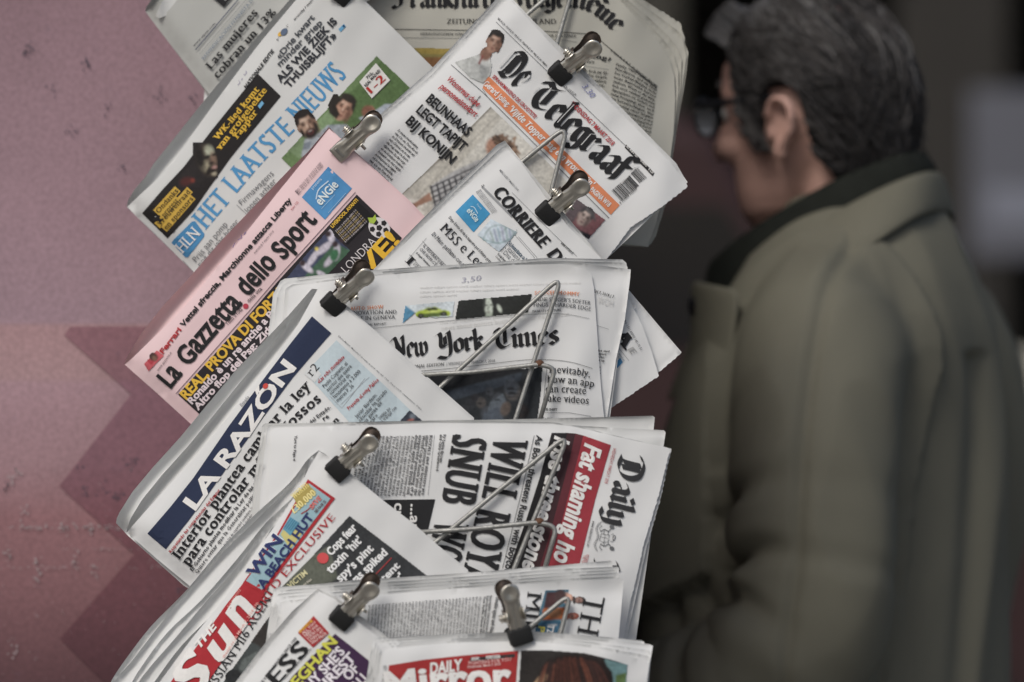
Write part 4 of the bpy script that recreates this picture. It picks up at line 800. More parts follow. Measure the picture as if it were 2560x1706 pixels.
for t_, b, c_, st in (('«Las ocho montañas»', [1522, 468, 1712, 278], RED, 'tinyi'), ('Paolo Cognetti, el', [1562, 502, 1734, 325], (60, 60, 64), 'sans'), ('escritor que quiere', [1588, 528, 1766, 346], (60, 60, 64), 'sans'), ('convertirse en', [1612, 552, 1752, 410], (60, 60, 64), 'sans'), ('fenómeno a 2.000', [1638, 580, 1830, 384], (60, 60, 64), 'sans'), ('metros P_36', [1662, 606, 1780, 488], (60, 60, 64), 'sans'),
                      ('Presenta «Loving Pablo»', [1742, 666, 1964, 446], RED, 'tinyi'), ('Javier Bardem:', [1800, 726, 1950, 556], (60, 60, 64), 'sans'), ('«Escobar ha sacado', [1825, 752, 2024, 528], (60, 60, 64), 'sans'), ('mis ganas de', [1852, 778, 1988, 612], (60, 60, 64), 'sans'), ('matar»', [1884, 800, 1955, 702], (60, 60, 64), 'sans'), ('consigue que', [1970, 735, 2050, 655], GRY, 'tiny'), ('a trabajar con', [1990, 755, 2096, 650], GRY, 'tiny')):
    P.text('banner', st, c_, q, 27, b, t_, 3)
P.line('rules', (150, 152, 154), q, 3, [1600, 560, 1690, 650, 1860, 430]); P.line('rules', (166, 170, 174), q, 3, [1680, 625, 1890, 420])
P.text('body_text', 'tiny', GRY, q, 11, [1662, 122, 1960, 392, 2272, 664], 'Edición Madrid · Miércoles 7 de marzo de 2018 · Año XX · 7.005 · Precio 1,50 € · www.larazon.es · Diario'); P.text('body_text', 'tinyi', (150, 150, 152), q, 24, [952, 640, 1012, 570], 'España')
P.poly('photograph', (60, 66, 78), q, [2188, 660, 2290, 745, 2240, 800, 2090, 770], 1); P.ell('photograph', (190, 110, 96), q, 2195, 740, 26, 10, -20, 3); P.ell('photograph', (120, 130, 140), q, 2210, 710, 22, 20, 0, 2)
P.done()
# ---- 8: British tabloid turned on its side
P = Paper(8, 'white British tabloid turned on its side with huge serif headline and a red strip', 'white', (1110, 1620),
          curl=lambda x, y: 0.003*np.exp(-((y-1062)/26)**2)+0.010*sm(1420, 1680, x))
P.sheet('back_page', pairs([656, 1064, 662, 1059, 780, 1058, 900, 1055, 1262, 1049, 1515, 1043, 1632, 1040, 1637, 1044, 1634, 1074, 1560, 1600, 610, 1600, 634, 1212]), 0.0085, PAPER['light'])
P.sheet('inner_page', pairs([660, 1068, 668, 1064, 900, 1060, 1262, 1053, 1435, 1064, 1550, 1071, 1660, 1076, 1664, 1082, 1659, 1116, 1590, 1600, 620, 1600, 642, 1212]), 0.006, PAPER['light'])
P.sheet('inner_page', pairs([668, 1070, 676, 1066, 1079, 1055, 1380, 1056, 1440, 1066, 1550, 1092, 1678, 1122, 1672, 1150, 1650, 1250, 1618, 1360, 1588, 1500, 1566, 1600, 630, 1600, 652, 1212]), 0.003, jag=(6, 7, 8))
P.sheet('front_page', pairs([679, 1076, 688, 1070, 900, 1064, 1079, 1058, 1380, 1060, 1439, 1068, 1550, 1094, 1667, 1119, 1676, 1124, 1668, 1150, 1642, 1252, 1610, 1356, 1577, 1500, 1558, 1600, 650, 1600, 668, 1300]), jag=(9, 10, 11))
q = 'F'
P.text('masthead', 'black', (52, 52, 54), q, 178, [1812, 905, 1752, 1150, 1690, 1402], 'Daily'); P.text('masthead', 'black', (52, 52, 54), q, 178, [1632, 1630, 1520, 2100], 'Mail')
P.text('headline', 'sans', RED, q, 22, [1752, 884, 1690, 1128], 'WEDNESDAY, MARCH 7, 2018'); P.text('headline', 'serifi', (70, 70, 72), q, 20, [1606, 1388, 1566, 1566], 'www.dailymail.co.uk'); P.text('headline', 'sans', RED, q, 20, [1566, 1620, 1548, 1692], 'NEWSPAPER OF'); P.text('headline', 'sans', RED, q, 20, [1545, 1625, 1528, 1695], 'THE YEAR')
g_ = (104, 106, 108)                                            # royal arms, engraved: shield, crown, two supporters, scroll
P.line('crest', g_, q, 3.1, [1668, 1478, 1725, 1490, 1715, 1535, 1685, 1540, 1655, 1525, 1668, 1478]); P.line('crest', g_, q, 2.5, [1662, 1500, 1720, 1512]); P.line('crest', g_, q, 2.5, [1696, 1484, 1685, 1538])
P.line('crest', g_, q, 3.7, [1735, 1485, 1752, 1478, 1748, 1510, 1765, 1505, 1745, 1535, 1732, 1530]); P.ell('crest', g_, q, 1757, 1508, 9, 20, 15, 1); P.ell('crest', (200, 200, 198), q, 1757, 1508, 4, 13, 15, 2)
for dy, sg in ((-55, 1), (52, -1)):
    bx, by = 1700, 1508+dy
    P.line('crest', g_, q, 5.6, [bx+38, by-14*sg, bx+18, by+8*sg, bx-10, by-4*sg, bx-38, by+12*sg], smooth=True); P.line('crest', g_, q, 3.7, [bx+18, by+8*sg, bx+14, by+30*sg, bx+24, by+36*sg]); P.line('crest', g_, q, 3.7, [bx-10, by-4*sg, bx-16, by+24*sg, bx-6, by+32*sg]); P.line('crest', g_, q, 3.1, [bx-34, by+10*sg, bx-44, by-14*sg, bx-28, by-26*sg, bx-36, by-36*sg], smooth=True); P.ell('crest', g_, q, bx+42, by-20*sg, 17, 13, 20, 1); P.line('crest', g_, q, 2.5, [bx+30, by-32*sg, bx+56, by-34*sg])
P.line('crest', g_, q, 3.7, [1668, 1395, 1640, 1440, 1650, 1500, 1628, 1550, 1640, 1600], smooth=True); P.line('crest', g_, q, 2.5, [1655, 1400, 1630, 1440, 1640, 1500, 1618, 1550, 1628, 1590], smooth=True); P.line('crest', g_, q, 2.5, [1680, 1400, 1672, 1395])
P.poly('banner', (34, 33, 35), q, [1325, 782, 1432, 782, 1385, 1000, 1290, 1300, 1170, 1720, 1030, 1720, 1150, 1380, 1240, 1100]); P.poly('banner', (62, 38, 42), q, [1432, 782, 1490, 786, 1440, 1000, 1330, 1420, 1240, 1720, 1170, 1720, 1290, 1300, 1385, 1000]); P.poly('banner', (100, 42, 50), q, [1490, 786, 1545, 800, 1495, 1000, 1390, 1420, 1300, 1720, 1240, 1720, 1330, 1420, 1440, 1000]); P.poly('banner', (160, 50, 60), q, [1545, 800, 1735, 866, 1630, 1230, 1510, 1720, 1300, 1720, 1390, 1420, 1495, 1000])
P.text('banner', 'sansxi', WHT, q, 118, [1560, 850, 1335, 1665], 'Fat shaming ho'); P.text('banner', 'sansxi', WHT, q, 104, [1350, 800, 1250, 1240, 1118, 1720], 'lose three stone')
P.text('headline', 'sansb', (42, 42, 44), q, 44, [1222, 796, 1130, 1200, 990, 1760], 'As Boris threatens Russia with boycott'); P.line('rules', BLK, q, 3, [1205, 800, 1110, 1220, 985, 1720])
for t_, b in (('WILL', [932, 788, 838, 1228]), ('ROYALS', [812, 1290, 650, 2010]), ('SNUB', [645, 786, 560, 1255]), ('WORLD', [522, 1370, 400, 1930])): P.text('headline', 'serifx', (40, 40, 42), q, 238, b, t_)
bt = ['ROYALS and ministers are', 'under pressure to boycott the', 'World Cup in Russia after the', 'suspected poisoning of a', 'double agent on British soil.', 'A member of the Royal Family would', 'normally be expected to attend the', 'tournament this summer. But Boris', 'Johnson yesterday hinted the attack', 'could not go unpunished', 'The Foreign Secretary said', 'Kremlin was implicated, it would be', 'difficult to imagine officials and', 'and ministers going to Russia', 'Prince William, who is president', 'Football Association, was due', 'there were worries', 'in a fiery statement', 'links with Moscow', 'as details emerged']
for k, t_ in enumerate(bt): P.text('body_text', 'tinys' if k > 4 else 'serifb', (74, 74, 76), q, 19 if k > 4 else 21, [(482-25*k), 795+(k > 4)*6, 424-26*k, 1212+4*(k % 2)], t_)
P.text('body_text', 'tinyb', BLK, q, 18, [578, 792, 548, 985], 'by Larisa Brown'); P.text('body_text', 'tinyb', BLK, q, 18, [553, 792, 525, 1042], 'and Chris Greenwood'); P.line('rules', GRY, q, 2, [515, 795, 470, 1212]); P.text('body_text', 'tinyb', BLK, 'E', 18, [1342, 850, 1330, 1035], 'Turn to Page 4')
P.poly('banner', (38, 38, 40), q, [140, 1245, 520, 1241, 455, 1520, 150, 1520], 0); P.text('banner', 'sansb', WHT, q, 62, [352, 1272, 338, 1530], '...and', 3); P.text('banner', 'sansb', WHT, q, 62, [240, 1266, 228, 1500], 'crisis', 3)
P.done()
# ---- 9: British tabloid with red title
P = Paper(9, 'bundle of red-topped British tabloids with a beach hut advert, fanned open at the left', 'white', (700, 1830), curl=lambda x, y: 0.005*np.exp(-(seg_dist(x, y, 399, 1720, 797, 1128)/26)**2))
base_o = [246, 1770, 280, 1704, 314, 1647, 382, 1562, 462, 1477, 552, 1375, 637, 1293, 722, 1212, 766, 1152, 797, 1126, 832, 1148, 1170, 1425, 1180, 1560, 800, 1900, 420, 1900]
offs = ((0, 0, .0110), (9, 6, .0088), (38, 25, .0066), (50, 33, .0044), (76, 50, .0020)); ro = random.Random(21)
for k, (dx, dy, dz) in enumerate(offs):
    p = pairs(base_o); p = [(x+dx*(1 if i < 6 else .55 if i < 8 else .1), y+dy*(1 if i < 6 else .55 if i < 8 else .1)) if i < 10 else (x, y) for i, (x, y) in enumerate(p)]
    p = [(x+ro.uniform(-5, 5), y+ro.uniform(-4, 4)) if 0 < i < 9 else (x, y) for i, (x, y) in enumerate(p)]; p = [tuple(float(k_) for k_ in c) for c in catmull(p[:10], 4)]+p[10:]
    P.sheet('back_page' if k == 0 else 'inner_page', p, dz, fn=rim([c for q_ in p[:37:2] for c in q_], 0.005, 12))
P.sheet('front_page', pairs([360, 1770, 399, 1706, 477, 1600, 562, 1496, 620, 1411, 680, 1325, 739, 1238, 775, 1165, 798, 1128, 832, 1150, 861, 1183, 900, 1208, 1035, 1310, 1167, 1428, 1180, 1560, 800, 1900, 420, 1900]))
q = 'G'; SR = (176, 40, 48)
P.poly('masthead', SR, q, [965, 838, 1130, 918, 1010, 1112, 850, 1362, 690, 1590, 610, 1720, 380, 1720, 430, 1568, 640, 1280, 830, 1010])
P.poly('advert', SR, q, [1440, 75, 1640, 215, 1380, 560, 1112, 918, 962, 838, 1220, 470], 1); P.poly('advert', (142, 176, 186), q, [1448, 104, 1606, 218, 1360, 545, 1102, 888, 985, 822, 1230, 480], 2); P.poly('advert', (196, 186, 112), q, [1240, 480, 1300, 380, 1400, 470, 1310, 590], 3); P.poly('advert', (90, 150, 176), q, [1255, 440, 1310, 350, 1380, 400, 1310, 490], 4)
for k in range(5): P.line('advert', (60, 120, 150), q, 5, [1268+14*k, 430+8*k, 1318+14*k, 360+8*k], 5)
P.poly('advert', (168, 150, 76), q, [1330, 200, 1440, 105, 1500, 170, 1380, 300], 3); P.text('advert', 'serifb', (224, 206, 120), q, 42, [1338, 225, 1450, 128], 'WORTH', 5); P.text('advert', 'serifb', (228, 214, 140), q, 50, [1340, 330, 1505, 185], '£30,000', 5); P.line('advert', (160, 60, 60), q, 8, [1390, 330, 1450, 290, 1490, 225], 4, True); P.text('advert', 'sansxi', (214, 110, 104), q, 34, [1470, 300, 1545, 215], 'SAVE', 5); P.text('advert', 'tinyb', (90, 40, 44), q, 20, [1500, 325, 1575, 240], 'SEE PAGE 22', 5)
P.text('advert', 'sansx', (222, 226, 226), q, 92, [1050, 812, 1262, 520], 'WIN', 4); P.text('advert', 'sansx', (44, 54, 104), q, 86, [1052, 806, 1258, 524], 'WIN', 6); P.text('advert', 'sansx', (44, 54, 104), q, 62, [1112, 884, 1296, 622, 1486, 352], 'A BEACH HUT', 6)
P.text('masthead', 'sansxi', WHT, q, 54, [646, 1322, 778, 1150], 'THE', 4); [P.text('masthead', 'sansxi', WHT, q, h_, b, t_, 4) for t_, b, h_ in (('S', [590, 1712, 778, 1455], 260), ('u', [800, 1428, 944, 1210], 188), ('n', [952, 1190, 1068, 1006], 222))]; P.text('masthead', 'tiny', (220, 150, 140), q, 18, [862, 1020, 950, 890], 'FOR THE PEOPLE', 4); P.text('masthead', 'tiny', (230, 170, 160), q, 22, [826, 1392, 1080, 985], 'thesun.co.uk March 7, 2018 50p', 6)
P.text('headline', 'serif', SR, q, 58, [1000, 1180, 1240, 848, 1645, 358], 'WORLD EXCLUSIVE'); P.text('headline', 'serif', (44, 44, 46), q, 66, [700, 1690, 940, 1330, 1205, 905], 'RUSSIAN MI6 AGENT')
P.poly('photograph', (56, 58, 60), q, [1745, 340, 2060, 580, 2340, 800, 2100, 940, 1700, 900, 1230, 880, 1470, 640]); P.poly('photograph', (92, 96, 84), q, [1470, 640, 1600, 560, 1660, 800, 1500, 900, 1230, 880], 1); P.line('photograph', (190, 190, 188), q, 5, [1745, 322, 2340, 780], 1); P.line('photograph', (190, 190, 188), q, 5, [1745, 322, 1220, 880], 1)
for t_, b in (('Cops fear', [1612, 640, 1806, 436]), ("toxin 'hit'", [1608, 772, 1846, 528]), ("spy's pint", [1680, 835, 1928, 590]), ('was spiked', [1760, 878, 2030, 622])):
    P.text('headline', 'sansx', (226, 226, 224), q, 58, b, t_, 4)
P.ell('headline', (206, 72, 74), q, 1550, 655, 43, 40, 0, 4); P.line('rules', (186, 60, 60), q, 6, [2056, 652, 1850, 868], 3); P.text('headline', 'sansx', (226, 226, 224), q, 50, [1940, 896, 2122, 716], 'patent', 4); P.text('headline', 'sansx', (226, 226, 224), q, 50, [2060, 890, 2150, 790], "by'", 4); P.text('headline', 'sansb', (206, 200, 150), q, 40, [1310, 880, 1440, 770], 'VICTIM', 4); P.text('headline', 'tinyb', (190, 186, 170), q, 16, [1400, 870, 1470, 815], 'Sergei Skripal', 4)
P.poly('photograph', (66, 72, 72), q, [1150, 1090, 1260, 1000, 1140, 1500, 900, 1740, 700, 1740, 880, 1470, 1010, 1290]); P.poly('photograph', (52, 48, 46), q, [1140, 1100, 1140, 1380, 1080, 1300, 1020, 1270], 1); P.poly('photograph', (98, 106, 104), q, [960, 1400, 1070, 1340, 1040, 1480, 920, 1520], 1); P.ell('photograph', (40, 42, 44), q, 900, 1530, 70, 60, 0, 2)
P.done()
# ---- 10: broadsheet behind the wire, sideways
P = Paper(10, 'thick stack of sideways British newspapers with columns of small type and serif title', 'white', (1110, 1800), curl=lambda x, y: 0.003*np.exp(-((y-1478)/26)**2)+0.006*sm(1440, 1580, x))
for k, (nm, dz, p) in enumerate((('back_page', .010, [684, 1474, 694, 1468, 780, 1462, 900, 1450, 1060, 1440, 1225, 1428, 1380, 1415, 1526, 1402, 1532, 1406, 1530, 1440, 1500, 1800, 690, 1800, 650, 1700]),
                                 ('inner_page', .0085, [688, 1482, 696, 1477, 900, 1460, 1225, 1438, 1380, 1424, 1544, 1417, 1548, 1421, 1545, 1460, 1520, 1800, 690, 1800, 656, 1700]),
                                 ('inner_page', .007, [690, 1490, 698, 1485, 900, 1468, 1225, 1446, 1380, 1433, 1536, 1425, 1540, 1429, 1538, 1470, 1520, 1800, 690, 1800, 660, 1700]),
                                 ('inner_page', .0055, [694, 1498, 702, 1493, 900, 1475, 1225, 1454, 1380, 1441, 1542, 1432, 1546, 1437, 1543, 1480, 1524, 1800, 690, 1800, 664, 1700]),
                                 ('inner_page', .0035, [700, 1508, 708, 1503, 900, 1484, 1225, 1461, 1380, 1449, 1538, 1441, 1542, 1446, 1540, 1490, 1524, 1800, 690, 1800, 668, 1700]),
                                 ('front_page', 0, [707, 1520, 714, 1514, 900, 1493, 1100, 1475, 1298, 1462, 1430, 1453, 1552, 1447, 1559, 1451, 1556, 1490, 1546, 1600, 1530, 1800, 690, 1800, 700, 1650]))):
    P.sheet(nm, pairs(p), dz)
q = 'H'
for t_, b in (('THE', [1550, 958, 1478, 1330]), ('TIMES', [1455, 1400, 1340, 2000])): P.text('masthead', 'serif', (40, 40, 42), q, 150, b, t_)
P.poly('photograph', (66, 108, 128), q, [1280, 930, 1448, 926, 1420, 1040, 1368, 1225, 1205, 1225, 1245, 1060], 0); P.poly('photograph', (70, 42, 44), q, [1290, 945, 1400, 940, 1380, 1040, 1270, 1060], 1); P.poly('photograph', (172, 92, 48), q, [1265, 1060, 1420, 1050, 1400, 1130, 1260, 1140], 2); P.ell('photograph', (196, 150, 130), q, 1430, 985, 44, 36, 0, 3); P.ell('photograph', (70, 50, 50), q, 1385, 975, 40, 50, 10, 4); P.ell('photograph', (140, 96, 66), q, 1345, 1090, 50, 34, 0, 3); P.line('photograph', (200, 190, 180), q, 6, [1300, 1175, 1360, 1172], 3); P.poly('photograph', (52, 92, 118), q, [1230, 1150, 1395, 1145, 1368, 1225, 1205, 1225], 2); P.text('photograph', 'sansb', (196, 186, 70), q, 44, [1235, 1180, 1230, 1222], 'P', 4); P.text('photograph', 'sansb', (200, 200, 200), q, 44, [1300, 1170, 1292, 1222], 'T2', 4)
for (x, y, c_, h_) in ((1512, 1000, (150, 116, 104), (48, 44, 46)), (1465, 1110, (176, 120, 104), (150, 70, 52))): P.ell('photograph', h_, q, x+8, y, 44, 26, 0, 2); P.ell('photograph', c_, q, x-4, y, 32, 20, 0, 3); P.ell('photograph', (90, 60, 56), q, x+4, y+4, 8, 12, 0, 4); P.ell('photograph', h_, q, x-32, y, 12, 30, 0, 3)
P.text('headline', 'serif', (40, 40, 42), q, 100, [1158, 940, 1105, 1400], 'MIND'); P.text('headline', 'serif', (40, 40, 42), q, 96, [1012, 955, 985, 1300], 'tre'); P.text('headline', 'serifb', (50, 50, 52), q, 26, [942, 962, 885, 1280], '• Double agent and daughter')
P.text('body_text', 'tinyb', BLK, q, 15, [898, 968, 862, 1260], 'Fiona Hamilton Crime & Security Editor'); P.text('body_text', 'tinyb', BLK, q, 15, [876, 970, 842, 1260], 'Deborah Haynes Defence Editor'); P.text('body_text', 'tinyb', BLK, q, 15, [854, 972, 822, 1262], 'Tom Parfitt, Francis Elliott')
P.block('body_text', 'tinys', (70, 70, 72), q, 16, (824, 974), (794, 1264), (60, 1034), (40, 1300), 34, 'The counterterrorism police last night took over the inquiry into a suspected murder attempt on a former Russian double agent as ministers promised a robust response Sergei Skripal and his daughter were found slumped on a bench near a shopping centre They remain critically ill in hospital after exposure to an unknown substance', 4, ragged=.08)
P.done()
# ---- 11: British tabloid with plum panel
P = Paper(11, 'British tabloid with black serif capitals and yellow and white words on a plum panel', 'white', (800, 1840), curl=lambda x, y: 0.004*np.exp(-(seg_dist(x, y, 600, 1706, 797, 1479)/24)**2))
P.sheet('back_page', pairs([540, 1780, 590, 1704, 660, 1612, 730, 1529, 795, 1472, 842, 1494, 960, 1586, 1080, 1690, 1000, 1850, 600, 1850]), 0.007)
P.sheet('inner_page', pairs([548, 1780, 598, 1706, 666, 1615, 735, 1532, 796, 1475, 842, 1497, 960, 1588, 1080, 1690, 1000, 1850, 600, 1850]), 0.0035)
P.sheet('front_page', pairs([556, 1782, 606, 1708, 674, 1617, 742, 1536, 798, 1479, 838, 1499, 885, 1547, 943, 1590, 1080, 1700, 1000, 1850, 600, 1850]))
q = 'G'
P.text('masthead', 'serifb', (34, 34, 36), q, 118, [820, 2080, 1130, 1690, 1455, 1330], 'EXPRESS'); P.text('body_text', 'tinyb', (90, 90, 92), q, 20, [1090, 1600, 1360, 1245], 'THE VOICE OF BRITAIN SINCE 1900'); P.text('body_text', 'tiny', (90, 90, 92), q, 18, [1270, 1545, 1468, 1325], 'WEDNESDAY MARCH 7 2018 55p')
P.poly('banner', (176, 44, 46), q, [1482, 1080, 1596, 1206, 1478, 1312, 1366, 1204], 1); P.text('banner', 'tinyb', YEL, q, 20, [1385, 1205, 1478, 1118], 'INSIDE', 3)
for k, t_ in enumerate(['ALL YOU', 'NEED FOR', 'LUXURY SPA', 'LIVING AT', 'HALF PRICE']): P.text('banner', 'tinyb', (226, 196, 190), q, 20, [1405+17*k, 1220+17*k, 1500+20*k, 1132+21*k], t_, 3)
P.poly('banner', (66, 40, 74), q, [1640, 1212, 1760, 1305, 1884, 1405, 1960, 1600, 1700, 1800, 1120, 1800, 1330, 1520])
P.text('banner', 'sansx', (206, 204, 70), q, 78, [1300, 1690, 1660, 1272], 'MEGHAN', 3)
for t_, b in (("WHY SHE'S", [1390, 1710, 1716, 1345]), ('FAIREST', [1500, 1700, 1796, 1392]), ('OF', [1740, 1560, 1822, 1476]), ('ALL', [1800, 1640, 1900, 1530])): P.text('banner', 'sansx', (220, 214, 220), q, 72, b, t_, 3)
P.done()
# ---- 12: British tabloid at the bottom
P = Paper(12, 'lowest British tabloids with a red title and a dark-haired portrait', 'white', (1270, 1860), curl=lambda x, y: 0.003*np.exp(-((y-1600)/24)**2)+0.008*sm(1500, 1640, x))
for k, (nm, dz, p) in enumerate((('back_page', .009, [932, 1600, 942, 1595, 1153, 1585, 1334, 1579, 1480, 1590, 1604, 1602, 1611, 1606, 1605, 1640, 1590, 1850, 890, 1850, 912, 1720]),
                                 ('inner_page', .0068, [938, 1608, 948, 1602, 1153, 1590, 1334, 1585, 1480, 1597, 1624, 1611, 1632, 1615, 1627, 1650, 1610, 1850, 900, 1850, 920, 1720]),
                                 ('inner_page', .0045, [944, 1616, 954, 1610, 1153, 1596, 1334, 1592, 1480, 1606, 1622, 1626, 1629, 1634, 1624, 1660, 1608, 1850, 905, 1850, 928, 1720]),
                                 ('inner_page', .0022, [950, 1622, 960, 1616, 1153, 1601, 1334, 1598, 1480, 1614, 1620, 1640, 1627, 1646, 1621, 1670, 1604, 1850, 910, 1850, 936, 1720]),
                                 ('front_page', 0, [957, 1632, 966, 1626, 1060, 1614, 1153, 1607, 1334, 1604, 1480, 1622, 1618, 1652, 1624, 1658, 1618, 1700, 1600, 1850, 920, 1850, 944, 1720]))):
    P.sheet(nm, pairs(p), dz)
q = 'H'; MR = (168, 44, 44)
P.poly('masthead', MR, q, [200, 1452, 450, 1412, 700, 1385, 1095, 1350, 1068, 1700, 170, 1740]); P.text('masthead', 'sansxi', WHT, q, 74, [484, 1512, 718, 1482], 'DAILY', 3); P.text('masthead', 'sansx', WHT, q, 196, [182, 1700, 620, 1652, 1052, 1632], 'Mirror', 3)
P.poly('masthead', (52, 48, 50), q, [760, 1400, 1070, 1372, 1070, 1396, 760, 1424], 1); P.text('masthead', 'sansxi', WHT, q, 20, [770, 1418, 826, 1412], 'SPAIN', 3); P.text('masthead', 'sansxi', WHT, q, 20, [872, 1408, 972, 1398], 'PORTUGAL', 3); P.text('masthead', 'tiny', (230, 190, 184), q, 26, [752, 1450, 1046, 1422], 'FIGHTING FOR YOU', 3); P.text('masthead', 'tinyi', (226, 196, 190), q, 17, [744, 1472, 972, 1450], 'Wednesday, March 7, 2018', 3)
P.text('body_text', 'sansl', (90, 92, 94), q, 30, [165, 1640, 186, 1450], 'mirror.co.uk')
P.poly('photograph', (42, 38, 36), q, [1112, 1348, 1300, 1345, 1560, 1366, 1740, 1410, 1852, 1446, 1826, 1740, 1086, 1740], 0); P.poly('photograph', (104, 140, 142), q, [1690, 1408, 1852, 1446, 1840, 1600, 1770, 1640, 1720, 1500], 1); P.poly('photograph', (84, 108, 58), q, [1770, 1520, 1845, 1500, 1830, 1600, 1770, 1620], 2)
P.poly('photograph', (38, 28, 26), q, [1250, 1480, 1300, 1410, 1420, 1380, 1560, 1388, 1680, 1420, 1745, 1500, 1770, 1740, 1190, 1740], 2); P.poly('photograph', (190, 150, 112), q, [1200, 1580, 1270, 1480, 1300, 1520, 1260, 1640, 1210, 1740, 1180, 1700], 3)
rp = random.Random(9)
for k in range(46):
    t = k/45; x0 = 1290+330*t; y0 = 1425-30*math.sin(PI*t); x1 = 1200+590*t
    P.line('photograph', rp.choice([(84, 46, 36), (58, 36, 32), (112, 62, 46), (46, 32, 30), (70, 40, 34)]), q, 12, [x0, y0+rp.uniform(0, 40), (x0*1.3+x1*.7)/2, 1490+rp.uniform(-20, 20), x1+rp.uniform(-20, 20), 1740], 4, True)
P.line('photograph', (178, 126, 96), q, 26, [1262, 1500, 1250, 1580, 1215, 1700], 3)
P.done()
# ------------------------------------------------------------------ wire rack
M_WIRE = simple('galvanised_wire', (0.36, 0.36, 0.34), rough=0.5, metal=0.6, var=0.35, scale=70, bump=0.3, bscale=300)
M_RUST = simple('rusty_weld', (0.12, 0.055, 0.03), rough=0.8, var=0.4, scale=200)
M_STEEL = simple('polished_steel', (0.62, 0.59, 0.52), rough=0.34, metal=0.85, var=0.12, scale=120)
M_STEEL2 = simple('dull_steel', (0.42, 0.40, 0.36), rough=0.38, metal=1.0, var=0.35, scale=160)
M_BRN = simple('rust_brown_steel', (0.11, 0.085, 0.07), rough=0.4, metal=0.7, var=0.5, scale=140)
M_RUBBER = simple('black_rubber', (0.018, 0.018, 0.018), rough=0.65, var=0.3, scale=90, bump=0.2, bscale=600)
def pd(i, x, y, off):                                       # a point `off` metres in front of newspaper plane i
    return 3.565-Paper.STEP*i-2.2e-5*(y-853)+1.1e-4*max(0, 830-x)-off
base = Vector((0.03, 3.66, 0.0))
rack = empty('newspaper_rack', base, 'galvanised wire newspaper rack with pointed wire loops holding the papers back', 'newspaper rack')
def rounded(pts, r, n=6):
    """polyline with rounded corners"""
    P_ = [Vector(p) for p in pts]; out = [P_[0]]
    for a, b, c in zip(P_[:-2], P_[1:-1], P_[2:]):
        u = (a-b); v = (c-b); k = min(r, u.length*.45, v.length*.45); p0 = b+u.normalized()*k; p1 = b+v.normalized()*k
        for j in range(n+1):
            t = j/n; out.append(p0*(1-t)**2+b*2*t*(1-t)+p1*t*t)
    out.append(P_[-1]); return out
loops = [  # (paper it rests on, left foot, tip, right foot, side wire)
    (0, (1120, 210), (1445, -75), (1372, 180), None),
    (3, (1140, 540), (1418, 312), (1352, 590), None),
    (6, (1010, 1052), (1404, 688), (1275, 1090), [(1000, 941), (1180, 931), (1350, 911), (1388, 922), (1338, 1090)]),
    (8, (1010, 1420), (1421, 1084), (1262, 1480), [(1000, 1334), (1180, 1323), (1345, 1306), (1392, 1318), (1345, 1480)]),
    (10, (1240, 1640), (1427, 1482), (1385, 1650), None)]
for (i, a, t, b, side) in loops:
    m = MB(); f = lambda p, o: at(p[0], p[1], pd(i, p[0], p[1], o))
    low = pd(i, *b, 0.004)
    pts = [f((a[0]-40, a[1]+34), 0.007), f(a, 0.009), f(((a[0]+t[0])/2, (a[1]+t[1])/2), 0.0065), f((t[0]+2, t[1]), 0.0065), f(((t[0]+b[0])/2, (t[1]+b[1])/2), 0.0065), f(b, 0.009), f((b[0]-10, b[1]+40), 0.007)]
    m.tube([p-base for p in rounded(pts, 0.016)], 0.0021, 10)
    m.build('wire_loop', M_WIRE, rack, True)
    if side:
        m = MB(); m.tube([p-base for p in rounded([f(p, 0.0122 if 0 < k < 4 else 0.011) for k, p in enumerate(side)], 0.010)], 0.0021, 10); m.build('cross_wire', M_WIRE, rack, True)
        m = MB(); c = f((1349, side[2][1]-1), 0.0105)-base; m.ball(c, (0.0042, 0.0045, 0.0036), 10, 8); m.build('weld', M_RUST, rack, True)
M_POST = simple('grey_post', (0.20, 0.20, 0.19), rough=0.5, metal=0.6)
for x in (-0.12, 0.05):                                      # uprights behind the papers, on a floor foot
    m = MB(); m.tube([Vector((x, 3.665, 0.02))-base, Vector((x, 3.665, 1.75))-base], 0.008, 10); m.build('upright', M_POST, rack, True)
    m = MB(); m.box(x-.012-base.x, x+.012-base.x, 3.35-base.y, 3.74-base.y, 0.0, 0.02, 0.004); m.build('foot', M_POST, rack)
m = MB()
for (i, a, t, b, side) in loops:
    z = CAM_Z-(b[1]-853)*KX*3.5-0.015
    if z < 0.2: continue
    d = pd(i, *b, 0.0); m.tube([Vector((at(b[0]-10, b[1]+40, pd(i, b[0], b[1], .007)).x, pd(i, b[0], b[1], .007), z))-base, Vector((0.05, 3.665, z-0.06))-base], 0.003, 8)
m.build('side_arm', M_POST, rack, True)

